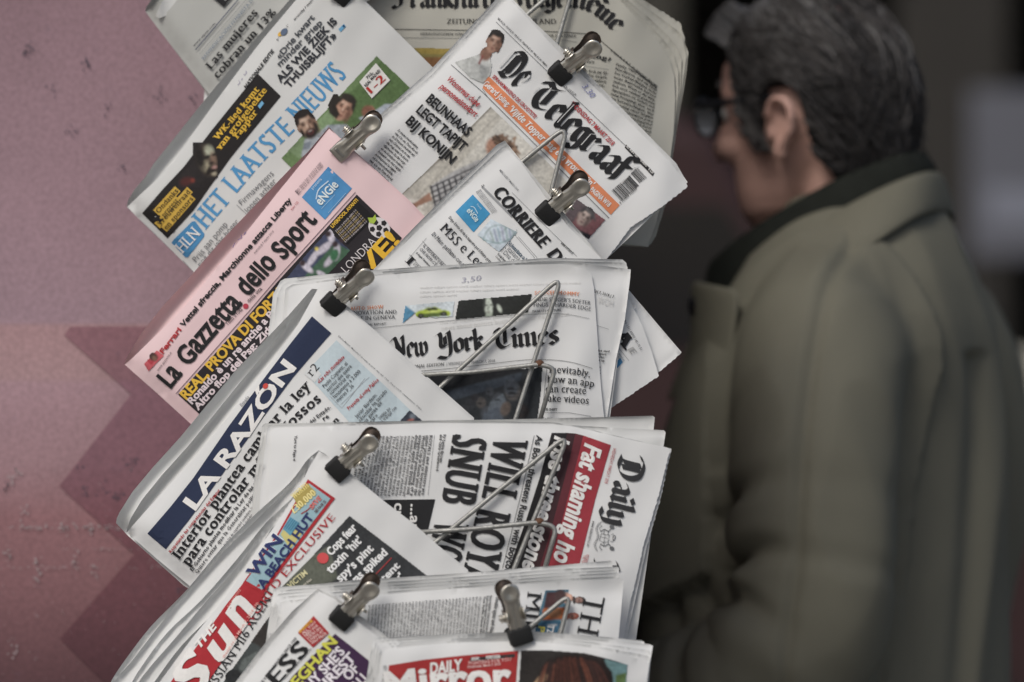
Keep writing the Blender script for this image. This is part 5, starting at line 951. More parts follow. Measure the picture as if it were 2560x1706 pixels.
# ------------------------------------------------------------------ spring clips
def make_clip(rubber=True):
    """axis +y from jaw to handle, +z towards the reader"""
    root = empty('spring_clip', (0, 0, 0)); root.rotation_mode = 'QUATERNION'
    for side in (1, -1):
        prof0 = [(0.000, 0.0030, .0098), (0.008, 0.0038, .0100), (0.018, 0.0056, .0096), (0.030, 0.0088, .0092), (0.040, 0.0120, .0086), (0.0445, 0.0136, .0094), (0.0490, 0.0146, .0103), (0.0540, 0.0150, .0103), (0.0580, 0.0150, .0080), (0.0605, 0.0147, .003)]
        prof = [tuple(c) for c in catmull(prof0, 3)]
        m = MB(); v = []; f = []; n = 17
        for y, z, hw in prof:
            for k in range(n):
                u = -1+2*k/(n-1); rib = 0.0015*(math.exp(-((u-.36)/.14)**2)+math.exp(-((u+.36)/.14)**2))*(1 if .012 < y < .038 else 0)
                rr_ = math.hypot(u*hw, y-.0515); dish = -0.0020*math.exp(-(rr_/.0042)**2)+.0007*math.exp(-((rr_-.0078)/.0016)**2); edge = -0.0022*max(0, abs(u)-.72)/.28*(1 if .012 < y < .045 else .25)
                v.append((u*hw*.88, y, side*(z+rib+dish+edge)))
        N = len(v); v += [(x, y, z-side*0.0009) for x, y, z in v]
        R = len(prof)
        for i in range(R-1):
            for k in range(n-1):
                a = i*n+k; f.append((a, a+1, a+n+1, a+n)); f.append((N+a, N+a+n, N+a+n+1, N+a+1))
            f.append((i*n, i*n+n, N+i*n+n, N+i*n)); f.append((i*n+n-1, N+i*n+n-1, N+i*n+2*n-1, i*n+2*n-1))
        for k in range(n-1):
            f.append((k, N+k, N+k+1, k+1)); a = (R-1)*n+k; f.append((a, a+1, N+a+1, N+a))
        m.add(v, f)
        for sx in (-1, 1): m.box(sx*.0086-.0005, sx*.0086+.0005, .021, .033, min(side*.0015, side*.011), max(side*.0015, side*.011))
        o = m.build('arm', [M_STEEL if side > 0 else M_BRN], root, True)
        if rubber:
            m = MB(); z0, z1 = (0.0008, 0.0066) if side > 0 else (-0.0066, -0.0008)
            m.box(-.0113, .0113, -.003, .0145, z0, z1, 0.0022); m.build('rubber_tip', M_RUBBER, root, True)
        else:
            m = MB(); m.box(-.006, .006, .0045, .0075, min(side*.0042, side*.0062), max(side*.0042, side*.0062), .0008); m.build('slot_mark', M_STEEL2, root)
    m = MB(); m.tube([(-.0155, .027, 0), (.0155, .027, 0)], 0.0016, 10); m.build('pivot_pin', M_STEEL, root, True)
    m = MB(); m.tube([(-.0145+.012*t/40, .027+.0038*math.cos(t*.9), .0038*math.sin(t*.9)) for t in range(41)], 0.0008, 6)
    m.tube([(-.0025+.012*t/40, .027+.0038*math.cos(t*.9), .0038*math.sin(t*.9)) for t in range(41)], 0.0008, 6); m.build('spring', M_STEEL, root, True)
    return root
def copy_tree(o, parent=None):
    c = o.copy(); COL.objects.link(c); c.parent = parent
    for ch in list(o.children): copy_tree(ch, c)
    return c
def set_clip(o, i, jaw, hand, yaw, pitch, s, label, lift=0.0):
    d = pd(i, *jaw, -0.001+lift); j = at(jaw[0], jaw[1], d); h = at(hand[0], hand[1], d)
    Y = (h-j).normalized(); Z = Vector((0, -1, 0)); X = Y.cross(Z).normalized()
    rj = random.Random(i*7+3); yaw += rj.uniform(-7, 7); pitch += rj.uniform(-4, 4); s *= .89
    R = Matrix((X, Y, Z)).transposed().to_4x4()
    R = R @ Matrix.Rotation(math.radians(pitch), 4, 'X') @ Matrix.Rotation(math.radians(yaw), 4, 'Y')
    o.rotation_quaternion = R.to_quaternion(); o.scale = (s, s, s); o.location = j-(R.to_3x3() @ Vector((0, 0.002, 0)))*s
    tag(o, label, 'clip', 'spring clips gripping the newspapers')
ca = make_clip(True); cb = make_clip(False)
set_clip(ca, 3, (1393, 190), (1478, 116), 15, 12, 1.0, 'steel clip with square black rubber tip on the corner of the Dutch newspaper')
spots = [(5, (1362, 540), (1432, 476), 15, 12, 1.0, 'bright steel clip with black rubber tip, gripping the slab-titled Italian newspaper'),
         (7, (826, 768), (892, 700), 15, 12, .98, 'black-tipped steel clip on the top corner of the navy-titled newspaper'),
         (9, (838, 1180), (912, 1112), 15, 12, .98, 'black-tipped steel clip above the beach hut advert'),
         (11, (848, 1552), (902, 1492), 15, 12, .96, 'black-tipped steel clip above the plum panel newspaper'),
         (12, (1303, 1598), (1278, 1512), 15, 12, 1.0, 'upright black-tipped clip on the lowest newspaper, beside the wire loop'),
         (2, (846, -8), (905, -75), 15, 12, 1.0, 'clip cut by the top edge, only its black tip showing above the blue-titled newspaper')]
for sp in spots: set_clip(copy_tree(ca), *sp)
set_clip(cb, 4, (842, 388), (918, 318), 15, 12, 1.02, 'all-metal clip without rubber tips on the corner of the pink newspaper')

# ------------------------------------------------------------------ kiosk wall behind the rack
WD = 3.77
def wall_paint():
    m, t, b = principled('painted_kiosk_panel'); b.inputs['Roughness'].default_value = 0.62
    tc = t.nodes.new('ShaderNodeTexCoord'); sx = t.nodes.new('ShaderNodeSeparateXYZ'); t.links.new(tc.outputs['Object'], sx.inputs[0])
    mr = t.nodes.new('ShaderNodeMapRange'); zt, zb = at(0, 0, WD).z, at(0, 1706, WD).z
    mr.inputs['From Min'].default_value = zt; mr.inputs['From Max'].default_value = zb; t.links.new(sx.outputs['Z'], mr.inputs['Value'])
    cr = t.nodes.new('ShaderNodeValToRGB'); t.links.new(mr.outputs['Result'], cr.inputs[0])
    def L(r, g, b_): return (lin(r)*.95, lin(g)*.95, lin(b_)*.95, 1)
    st = [(0.0, L(152, 122, 130)), (0.30, L(168, 138, 147)), (0.472, L(172, 144, 154)), (0.478, L(184, 148, 151)), (0.555, L(181, 148, 151)), (0.562, L(180, 147, 155)), (0.68, L(170, 136, 142)), (0.76, L(154, 112, 116)), (1.0, L(100, 66, 71))]  # painted bands; the smooth darkening up and down is light falloff put into colour
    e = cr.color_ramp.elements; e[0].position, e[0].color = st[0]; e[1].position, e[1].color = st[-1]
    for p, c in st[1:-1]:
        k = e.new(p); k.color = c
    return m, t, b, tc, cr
def wear(m, t, b, tc, col, dark, light):
    n1 = t.nodes.new('ShaderNodeTexNoise'); n1.inputs['Scale'].default_value = 26; n1.inputs['Detail'].default_value = 9; n1.inputs['Roughness'].default_value = 0.75; t.links.new(tc.outputs['Object'], n1.inputs['Vector'])
    r1 = t.nodes.new('ShaderNodeMapRange'); r1.inputs['From Min'].default_value = 0.60; r1.inputs['From Max'].default_value = 0.74; r1.inputs['To Max'].default_value = dark; t.links.new(n1.outputs['Fac'], r1.inputs['Value'])
    x1 = t.nodes.new('ShaderNodeMix'); x1.data_type = 'RGBA'; x1.inputs['B'].default_value = (0.11, 0.10, 0.15, 1); t.links.new(r1.outputs['Result'], x1.inputs['Factor']); t.links.new(col, x1.inputs['A'])
    n2 = t.nodes.new('ShaderNodeTexNoise'); n2.inputs['Scale'].default_value = 240; n2.inputs['Detail'].default_value = 3; t.links.new(tc.outputs['Object'], n2.inputs['Vector'])
    r2 = t.nodes.new('ShaderNodeMapRange'); r2.inputs['From Min'].default_value = 0.3; r2.inputs['From Max'].default_value = 0.7; r2.inputs['To Min'].default_value = 0.86; r2.inputs['To Max'].default_value = 1.12; t.links.new(n2.outputs['Fac'], r2.inputs['Value'])
    x2 = t.nodes.new('ShaderNodeMix'); x2.data_type = 'RGBA'; x2.blend_type = 'MULTIPLY'; x2.inputs['Factor'].default_value = 1; t.links.new(x1.outputs['Result'], x2.inputs['A']); t.links.new(r2.outputs['Result'], x2.inputs['B'])
    n3 = t.nodes.new('ShaderNodeTexNoise'); n3.inputs['Scale'].default_value = 6; n3.inputs['Detail'].default_value = 5; t.links.new(tc.outputs['Object'], n3.inputs['Vector'])
    r3 = t.nodes.new('ShaderNodeMapRange'); r3.inputs['From Min'].default_value = 0.35; r3.inputs['From Max'].default_value = 0.65; r3.inputs['To Min'].default_value = 0.90; r3.inputs['To Max'].default_value = 1.07; t.links.new(n3.outputs['Fac'], r3.inputs['Value'])
    x3 = t.nodes.new('ShaderNodeMix'); x3.data_type = 'RGBA'; x3.blend_type = 'MULTIPLY'; x3.inputs['Factor'].default_value = 1; t.links.new(x2.outputs['Result'], x3.inputs['A']); t.links.new(r3.outputs['Result'], x3.inputs['B'])
    t.links.new(x3.outputs['Result'], b.inputs['Base Color'])
    bp = t.nodes.new('ShaderNodeBump'); bp.inputs['Strength'].default_value = 0.15; bp.inputs['Distance'].default_value = 0.001; t.links.new(n2.outputs['Fac'], bp.inputs['Height']); t.links.new(bp.outputs['Normal'], b.inputs['Normal'])
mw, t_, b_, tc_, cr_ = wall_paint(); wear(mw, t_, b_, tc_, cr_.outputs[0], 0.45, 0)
kiosk = empty('kiosk', (0, 0, 0), 'pink painted kiosk with a darker zigzag area and chipped paint, behind the newspapers', 'kiosk')
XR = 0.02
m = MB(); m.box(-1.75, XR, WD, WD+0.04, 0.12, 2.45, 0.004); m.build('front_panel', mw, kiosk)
M_KD = simple('dark_painted_metal', (0.05, 0.035, 0.04), rough=0.5)
m = MB(); m.box(XR-.06, XR-.02, WD+.042, WD+1.4, .12, 2.45, .004); m.build('side_panel', M_KD, kiosk)
m = MB(); m.box(-1.75, -1.71, WD+.042, WD+1.4, .12, 2.45, .004); m.build('side_panel', M_KD, kiosk)
m = MB(); m.box(-1.75, XR-.02, WD+1.4, WD+1.44, .12, 2.45, .004); m.build('rear_panel', M_KD, kiosk)
m = MB(); m.box(-1.95, XR+.15, WD-.12, WD+1.55, 2.452, 2.56, .02); m.build('roof', M_KD, kiosk)
m = MB(); m.box(-1.72, XR-.05, WD+.03, WD+1.40, 0, .119, .01); m.build('plinth', M_KD, kiosk)
mz, t_, b_, tc_, cr_ = wall_paint(); mz.name = 'dark_zigzag_tint'  # zigzag area: the wall colours multiplied by a darker tint
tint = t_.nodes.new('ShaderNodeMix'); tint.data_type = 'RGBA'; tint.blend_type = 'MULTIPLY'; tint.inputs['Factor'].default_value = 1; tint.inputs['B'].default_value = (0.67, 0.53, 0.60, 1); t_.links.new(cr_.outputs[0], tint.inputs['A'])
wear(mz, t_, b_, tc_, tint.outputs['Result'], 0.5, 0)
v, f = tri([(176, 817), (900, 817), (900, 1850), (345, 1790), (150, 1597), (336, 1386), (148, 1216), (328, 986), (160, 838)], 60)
mesh('dark_zigzag', [at(x, y, WD-0.0015) for x, y in v], [q[::-1] for q in f], mz, kiosk)
M_CHIP = simple('chipped_paint', (0.42, 0.36, 0.37), rough=0.8); rw = random.Random(4); m = MB()
def chip(x, y, rx, ry):
    p = [(x+1.1*rx*rw.uniform(.5, 1)*math.cos(a), y+1.1*ry*rw.uniform(.5, 1)*math.sin(a)) for a in np.linspace(0, 2*PI, 8)[:-1]]; m.add([at(a, b, WD-.0022) for a, b in p], [tuple(range(7))])
for k in range(70): chip(rw.uniform(20, 300), 1319+rw.gauss(0, 3), rw.uniform(1, 4.5), rw.uniform(1, 2.6))
for k in range(40): chip(rw.uniform(10, 420), 1420+rw.gauss(0, 2), rw.uniform(1, 3), rw.uniform(1, 2))
for k in range(30): chip(rw.uniform(150, 470), 1373+rw.gauss(0, 2), rw.uniform(1, 3.2), rw.uniform(1, 2.2))
for cx, cy in ((35, 1195), (38, 1190), (22, 1390), (90, 1400), (190, 1400), (235, 1420), (160, 1318), (228, 1318), (93, 1455), (30, 1620), (60, 1280)):
    for k in range(9): chip(cx+rw.gauss(0, 7), cy+rw.gauss(0, 12), rw.uniform(1, 3.4), rw.uniform(1.5, 5))
for k in range(170): chip(rw.uniform(0, 480), rw.uniform(1150, 1706), rw.uniform(.7, 1.7), rw.uniform(.7, 1.7))
tag(m.build('paint_chips', M_CHIP, kiosk), kind='stuff')
m = MB()
for k in range(120):
    cx, cy = rw.choice([(215, 1235), (290, 1240), (255, 1225), (330, 1160), (80, 115), (217, 160), (60, 130), (268, 265), (400, 235), (480, 240), (130, 225), (300, 420), (180, 330), (200, 1170), (12, 1215), (460, 1440), (462, 1480)]); x, y = cx+rw.gauss(0, 9), cy+rw.gauss(0, 9)
    p = [(x+rw.uniform(1, 3.5)*math.cos(a), y+rw.uniform(1, 5)*math.sin(a)) for a in np.linspace(0, 2*PI, 7)[:-1]]; m.add([at(a, b, WD-.0021) for a, b in p], [tuple(range(6))])
tag(m.build('dark_scuffs', simple('dark_scuff', (0.09, 0.075, 0.10), rough=0.7), kiosk), kind='stuff')

# ------------------------------------------------------------------ street behind
M_GROUND = simple('pavement', (0.16, 0.155, 0.145), rough=0.85, var=0.25, scale=3, bump=0.3, bscale=60)
g = MB(); g.add([(-400, -200, 0), (400, -200, 0), (400, 800, 0), (-400, 800, 0)], [(0, 1, 2, 3)]); tag(g.build('ground', M_GROUND), kind='structure')
M_STONE = simple('dark_stone', (0.030, 0.027, 0.023), rough=0.8, var=0.3, scale=4, bump=0.3, bscale=20)
M_PIER = simple('grey_stone_pier', (0.048, 0.045, 0.036), rough=0.8, var=0.2, scale=4)
M_DARK = simple('shop_interior', (0.012, 0.010, 0.009), rough=0.8); M_GLASSD = simple('dark_glass', (0.012, 0.012, 0.014), rough=0.12, spec=0.5)
FY = 21.0
bld = empty('arcade_building', (0, FY, 0), 'dark stone arcade building across the street, out of focus behind the man', 'building')
def B(name, mat, x0, x1, y0, y1, z0, z1, b=0.0): 
    k = MB(); k.box(x0, x1, y0, y1, z0, z1, b); return k.build(name, mat, bld)
kx = lambda px: at(px, 0, FY).x
B('upper_wall', M_STONE, -16, 16, 0, 8, 3.6, 11.0); B('rear_wall', M_DARK, -16, 16, 5.0, 5.2, 0, 3.598); B('arcade_ceiling', M_DARK, -15.9, 15.9, .3, 4.99, 3.45, 3.597)
for x in (-14.5, -11, -7.6, -4.4, -1.9, kx(1700)-.12, kx(2385), 4.4, 8, 11.5, 14.8):
    w_ = .13 if 0 < x < 2 else .3
    k = MB(); k.box(x-w_, x+w_, .02, .45, 0, 3.45, .02); k.box(x-w_-.05, x+w_+.05, -.02, .5, 0, .3, .02); k.build('pier', M_PIER if 0 < x < 2 else M_STONE, bld)
for x in np.arange(-14, 15, 3.3):
    w0 = B('window', M_STONE, x-.65, x+.65, -.06, -.002, 4.6, 6.9, .03); k = MB(); k.box(x-.52, x+.52, -.075, -.062, 4.72, 6.78); k.build('pane', M_GLASSD, w0)
B('cornice', M_STONE, -16.1, 16.1, -.35, -.002, 10.6, 11.05, .04); B('step', M_PIER, -16, 16, -.55, -.03, 0, .14, .02)
# pale blue poster board, low stone wall and bollard at the far right
pb = empty('poster_board', (at(2540, 0, 19.0).x, 19.0, 0), 'pale blue-grey poster board standing in the street at the far right edge', 'poster board')
kk = 19.0*KX
z_ = lambda y, d: CAM_Z-(y-853)*KX*d
M_PB = simple('pale_blue_poster', (0.115, 0.118, 0.138), rough=0.6, var=0.12, scale=6); M_PB2 = simple('grey_poster_print', (0.20, 0.21, 0.25), rough=0.6)
xl, xr = at(2424, 0, 19.0).x-pb.location.x, at(2424, 0, 19.0).x-pb.location.x+.62
k = MB(); k.box(xl, xr, -.03, .03, z_(645, 19.0), z_(225, 19.0), .01); brd = k.build('board', M_PB, pb); k = MB(); k.box(xl+.08, xr-.2, -.034, -.031, z_(560, 19.0), z_(470, 19.0)); k.build('print', M_PB2, brd)
for x in (xl+.05, xr-.05): k = MB(); k.tube([(x, .05, 0), (x, .05, z_(225, 19.0))], .02, 10); k.build('post', M_DARK, pb)
lw = empty('low_wall', (at(2560, 0, 11).x, 11.0, 0), 'low pale stone wall with a dark plinth at the far right, out of focus', 'wall')
x0 = at(2520, 0, 11).x-lw.location.x; M_LW = simple('pale_limestone', (0.34, 0.33, 0.28), rough=0.85, var=0.2, scale=5)
k = MB(); k.box(x0, x0+1.6, 0, .3, z_(1090, 11), z_(880, 11), .02); k.build('coping', M_LW, lw); k = MB(); k.box(x0+.03, x0+1.55, .05, .26, .0, z_(1092, 11), .01); k.build('plinth', simple('dark_plinth_stone', (.06, .058, .05), rough=.85), lw)  # plinth colour is much darker than the coping
k = MB(); k.box(x0+.02, x0+1.4, -.45, -.02, 0, z_(1440, 11), .015); k.build('stone_seat', simple('tan_stone', (.24, .19, .13), rough=.85, var=.2, scale=5), lw)
# dark maroon van, mostly hidden behind the newspapers
van = empty('parked_van', (at(1690, 0, 9.5).x, 9.5, 0), 'dark maroon van parked in the street between the newspapers and the man', 'van')
M_VAN = simple('maroon_car_paint', (0.042, 0.021, 0.021), rough=0.5, var=0.2, scale=2, spec=0.3); M_TY = simple('tyre_rubber', (.012, .012, .012), rough=.8)
zt = z_(262, 9.5); k = MB(); v = []; prof = [(-3.6, .35), (-3.6, zt-.25), (-3.4, zt), (-.08, zt), (.10, zt-.06), (.30, zt-.40), (.47, 1.30), (.60, 1.18), (1.05, 1.05), (1.15, .80), (1.15, .35)]
n = len(prof); k.add([(x, -.05, z) for x, z in prof]+[(x, 1.75, z) for x, z in prof], [tuple(range(n)), tuple(range(n, 2*n))[::-1]]+[(i, i+n, (i+1) % n+n, (i+1) % n) for i in range(n)])
bo = k.build('body', M_VAN, van); bv = bo.modifiers.new('b', 'BEVEL'); bv.width = .06; bv.segments = 3
for x0_, x1_ in ((-.55, .12), (-1.7, -.7)): k = MB(); k.add([(x0_, -.056, 1.35), (x1_+.22 if x1_ > 0 else x1_, -.056, 1.35), (x1_ if x1_ > 0 else x1_, -.056, zt-.25), (x0_, -.056, zt-.25)], [(0, 1, 2, 3)]); k.build('window', M_GLASSD, van)
for x in (-2.7, .55):
    for y in (-.02, 1.6): k = MB(); k.tube([(x, y-.08, .33), (x, y+.12, .33)], .33, 24); wh = k.build('wheel', M_TY, van, False); k = MB(); k.tube([(x, y-.09, .33), (x, y-.081, .33)], .2, 20); k.build('rim', M_STEEL2, wh)
k = MB(); k.box(1.02, 1.17, .02, .3, .82, .98, .03); k.build('headlight', M_LW, van)
# ------------------------------------------------------------------ the man in the raincoat (local: +x is where he faces, +y his left, z up)
PXC, PD = 2112, 4.15
man = empty('person', (at(PXC, 0, PD).x, PD, 0), 'grey-haired man in glasses and an olive raincoat, seen from behind his left ear', 'person', rz=math.radians(160))
M_SKIN = simple('weathered_skin', (0.55, 0.335, 0.275), rough=0.55, var=0.22, scale=22, bump=0.3, bscale=120)
M_COAT = simple('olive_raincoat_cloth', (0.150, 0.144, 0.110), rough=0.75, var=0.10, scale=9, bump=0.25, bscale=900, spec=0.2)
M_CORD = simple('dark_corduroy', (0.018, 0.020, 0.017), rough=0.95, var=0.3, scale=60, spec=0.1)
M_HD = simple('dark_hair', (0.022, 0.020, 0.020), rough=0.65, var=0.4, scale=90); M_HG = simple('grey_hair', (0.165, 0.160, 0.157), rough=0.65, var=0.4, scale=90); M_HM = simple('brown_grey_hair', (0.060, 0.055, 0.053), rough=0.65, var=0.4, scale=90)
M_TROU = simple('dark_trousers', (0.03, 0.03, 0.033), rough=0.9); M_SHOE = simple('brown_leather', (0.05, 0.03, 0.02), rough=0.4)
HX, HZ = 0.035, 1.618
TL = math.radians(4)
HT = Matrix.Translation((HX, 0, HZ)) @ Matrix.Rotation(math.radians(-15), 4, 'Z') @ Matrix.Rotation(TL, 4, 'Y')
hm = MB()
hm.slices([(-.012, 0, .117, .022, .02), (-.01, 0, .108, .055, .048), (-.003, 0, .088, .084, .064), (.002, 0, .055, .101, .074), (.003, 0, .02, .103, .077), (0, 0, -.005, .098, .077), (.005, 0, -.03, .091, .073), (.017, 0, -.058, .078, .067), (.030, 0, -.085, .064, .058), (.040, 0, -.105, .050, .048), (.050, 0, -.122, .028, .030)], 40)
hm.tube([(.090, 0, .022), (.104, 0, -.005), (.116, 0, -.030), (.112, 0, -.042)], [.009, .011, .0155, .012], 12)
for s in (1, -1):
    hm.ball((.104, s*.012, -.037), (.010, .009, .008), 12, 8); hm.ball((.076, s*.036, -.030), (.026, .026, .022), 14, 10)
    hm.tube([(.094, s*.010, .030), (.090, s*.032, .033), (.074, s*.055, .024)], [.007, .008, .006], 8)
    # ear: rim, bowl and lobe
    rim = [(-.004, .084, .004), (-.014, .091, .022), (-.028, .096, .026), (-.040, .096, .012), (-.038, .094, -.010), (-.026, .089, -.028), (-.014, .084, -.036)]
    hm.tube([(x+.012, s*(y+.001), z*.88-.014) for x, y, z in catmull(rim, 5)], .0056, 10); hm.ball((-.006, s*.085, -.046), (.011, .007, .012), 12, 8)
    hm.ball((-.010, s*.079, -.016), (.015, .006, .025), 14, 10); hm.ball((.006, s*.081, -.026), (.006, .006, .009), 10, 8)
hm.tube([(.084, -.024, -.066), (.094, 0, -.064), (.084, .024, -.066)], [.004, .0065, .004], 8); hm.tube([(.082, -.02, -.075), (.091, 0, -.076), (.082, .02, -.075)], [.004, .0065, .004], 8)
hm.ball((.066, 0, -.108), (.022, .024, .018), 14, 10)
hm.xf(HT)
# neck, trunk, limbs of one body
bm_ = MB(); bm_.v, bm_.f, bm_.m = hm.v, hm.f, hm.m
bm_.tube([(HX-.02, 0, HZ-.04), (HX-.045, 0, HZ-.12), (-.012, 0, 1.45), (-.02, 0, 1.38)], [.060, .058, .064, .09], 24)
bm_.slices([(-.01, 0, .80, .13, .17), (0, 0, .92, .14, .175), (.005, 0, 1.05, .14, .16), (.0, 0, 1.20, .13, .17), (-.01, 0, 1.33, .11, .15), (-.015, 0, 1.40, .085, .115), (-.015, 0, 1.45, .06, .08)], 28)
ARML = [(-.025, .145, 1.375), (-.036, .235, 1.25), (-.036, .262, 1.10), (.06, .245, 1.02), (.19, .20, .965)]
ARMR = [(-.025, -.145, 1.375), (-.05, -.23, 1.25), (-.03, -.26, 1.08), (.02, -.26, .95), (.08, -.24, .83)]
for A in (ARML, ARMR):
    bm_.tube(catmull(A, 6), list(np.interp(np.linspace(0, 1, 25), [0, .5, 1], [.040, .038, .028])), 16)
    w0, w1 = Vector(A[-1]), (Vector(A[-1])-Vector(A[-2])).normalized(); sd_ = w1.cross(Vector((0, 0, 1))).normalized(); up_ = sd_.cross(w1).normalized()
    pc = w0+w1*.045; k = len(bm_.v); bm_.ball((0, 0, 0), (.052, .040, .016), 16, 10); bm_.xf(Matrix.Translation(pc) @ Matrix((w1, sd_, up_)).transposed().to_4x4(), k)
    for j, (o_, L_) in enumerate(((-.028, .062), (-.0095, .074), (.0095, .078), (.027, .070))):
        p0 = pc+w1*.036+sd_*o_; bm_.tube([p0, p0+w1*L_*.4-up_*.006, p0+w1*L_*.72-up_*.020, p0+w1*L_*.85-up_*.040], [.0095, .009, .0082, .0065], 10)
    sg = -1 if A is ARML else 1
    p0 = pc-w1*.012+sd_*.034*-sg*-1; bm_.tube([p0, p0+w1*.030+sd_*.022*sg*1, p0+w1*.056+sd_*.026*sg], [.012, .011, .0085], 10)
for s in (1, -1):
    bm_.tube([(0, s*.09, .86), (.01, s*.10, .65), (.02, s*.10, .47), (-.005, s*.10, .28), (-.02, s*.10, .08)], [.085, .075, .055, .05, .038], 18); bm_.tube([(-.05, s*.10, .045), (.05, s*.11, .045), (.16, s*.12, .035)], [.034, .042, .03], 14)
body = remeshed(bm_, 'body', 0.0042, 5, [M_SKIN], man)
for s in (1, -1):
    k = MB(); k.ball((.083, s*.032, .006), .012, 16, 12); k.xf(HT); e_ = k.build('eye', simple('eye_white', (.6, .58, .55), rough=.2), man, True); k = MB(); k.ball((.0905, s*.032, .006), (.005, .006, .006), 12, 8); k.xf(HT); k.build('iris', M_HD, e_, True)
# hair: a close cap and many locks
rh = random.Random(11)
def scalp(th, ph, off):                                     # ph 0 = front, pi/2 = his left, pi = back; th from crown
    z = .117*math.cos(th); r_ = math.sin(th); zz = max(-.115, min(.117, z))
    a = .1*r_+off; b = .078*r_+off
    return Vector((-.004+a*math.cos(ph), b*math.sin(ph), z*(1+off*6)))
def hairline(ph):                                           # lowest z of hair at this side
    a = abs(math.degrees(math.atan2(math.sin(ph), math.cos(ph))))
    return np.interp(a, [0, 30, 48, 60, 66, 76, 82, 104, 110, 135, 180], [.080, .078, .058, .034, -.020, -.040, .022, .022, -.045, -.090, -.100])
cap_ = MB(); v = []; f = []; RT, RP = 26, 56
for i in range(RT+1):
    for j in range(RP):
        ph = 2*PI*j/RP; zmin = hairline(ph); thm = math.acos(max(-1, min(1, zmin/.117))); th = thm*i/RT+.001
        p = scalp(th, ph, .010 if i < RT else .002); 
        if p.z < -.04: p.x = p.x+(p.z+.04)*-.05; p *= 1
        p += Vector((noise.noise(p*38), noise.noise(p*38+Vector((7, 0, 0))), noise.noise(p*38+Vector((0, 9, 0)))))*.0025
        v.append(p)
for i in range(RT):
    for j in range(RP): f.append((i*RP+j, i*RP+(j+1) % RP, (i+1)*RP+(j+1) % RP, (i+1)*RP+j))
cap_.add(v, f); cap_.xf(HT); hair = cap_.build('hair', [M_HD], man, True)
locks = MB()
for k in range(7500):
    ph = rh.uniform(-PI, PI); zmin = hairline(ph); thm = math.acos(max(-1, min(1, zmin/.117))); th = thm*math.sqrt(rh.uniform(0.0, 1.0))
    a0 = abs(math.degrees(ph)); top = th < .80
    L_ = rh.uniform(.05, .10); dph = rh.uniform(-.12, .12); lift = rh.uniform(0, .008)
    fringe = a0 < 42 and th > .55
    wv = rh.uniform(0, 6); sgn = 1 if ph > 0 else -1; st_ = []
    for j in range(7):
        t = j/6
        if fringe: p = scalp(max(.05, th-.12*t), ph, .014+lift+.020*math.sin(t*2.2))+Vector((.010*t, 0, .010*t-.020*t*t))
        elif top: p = scalp(min(thm, th+t*L_/.10), ph+(sgn*(PI-abs(ph)) if abs(ph) < 2.6 else 0)*t*.45+dph*t, .009+lift+.006*math.sin(t*5+wv))
        else: p = scalp(min(thm+.05, th+t*L_/.13), ph+sgn*t*.50*(1 if abs(ph) < 2.4 else -.2)+dph*t, .0075+lift+.005*math.sin(t*5+wv)+(.012*t*t if rh.random() < .05 else 0))
        st_.append(p)
    ear = lambda q: ((q.x+.012)/.026)**2+((q.z+.012)/.040)**2 < 1
    cut = next((j for j, q in enumerate(st_) if ear(q)), 7)
    if cut < 3: continue
    st_ = st_[:cut]
    tone = (.95 if fringe else .60 if (top and a0 < 110) else .46 if top else .42 if a0 < 95 else .26)
    tone += .36*noise.noise(Vector((ph*2.4, th*2.2, 2)))+rh.uniform(-.07, .07)
    locks.cur = 1 if tone > .66 else 2 if tone > .40 else 0
    locks.tube(st_, list(np.linspace(.0016, .0006, len(st_))), 4, False)
locks.xf(HT); locks.build('hair_locks', [M_HD, M_HG, M_HM], hair, True)
k = MB()
for s in (1, -1):
    k.tube([HT @ Vector(p) for p in ((.096, s*.012, .034), (.097, s*.030, .040), (.086, s*.052, .034))], [.004, .005, .003], 8)
k.build('eyebrow', M_HM, man, True)
# spectacles
M_FR = simple('dark_frame', (.02, .02, .022), rough=.3); gl = MB()
mg, tg, bg = principled('lens_glass'); bg.inputs['Transmission Weight'].default_value = 0.90; bg.inputs['Base Color'].default_value = (.75, .80, .76, 1); bg.inputs['Roughness'].default_value = .02; bg.inputs['IOR'].default_value = 1.05  # pale diffuse share of the lens stands in for glare on the glass
tc_ = tg.nodes.new('ShaderNodeTexNoise'); rmp = tg.nodes.new('ShaderNodeMapRange'); rmp.inputs['To Min'].default_value = .01; rmp.inputs['To Max'].default_value = .04; tg.links.new(tc_.outputs['Fac'], rmp.inputs['Value']); tg.links.new(rmp.outputs['Result'], bg.inputs['Roughness'])
for s in (1, -1):
    rimp = [(.118-.010*abs(math.cos(a)) if False else .119-.18*abs(.034+.025*math.cos(a))**1.4, s*(.034+.026*math.cos(a)), .004+.021*math.sin(a)) for a in np.linspace(0, 2*PI, 25)]
    gl.tube(rimp, .0019, 8, False); gl.tube([(.110, s*.060, .014), (.102, s*.078, .014), (.04, s*.086, .012), (-.008, s*.086, .012), (-.026, s*.088, -.006)], [.004, .004, .0032, .003, .0025], 8)
gl.tube([(.118, -.009, .008), (.121, 0, .011), (.118, .009, .008)], .0024, 8); gl.xf(HT); spec = gl.build('glasses', M_FR, man, True)
for s in (1, -1):
    k = MB(); k.add([(.119-.18*abs(.034+.025*math.cos(a))**1.4-.0005, s*(.034+.025*math.cos(a)), .004+.020*math.sin(a)) for a in np.linspace(0, 2*PI, 24)[:-1]], [tuple(range(23))]); k.xf(HT); k.build('lens', mg, spec)
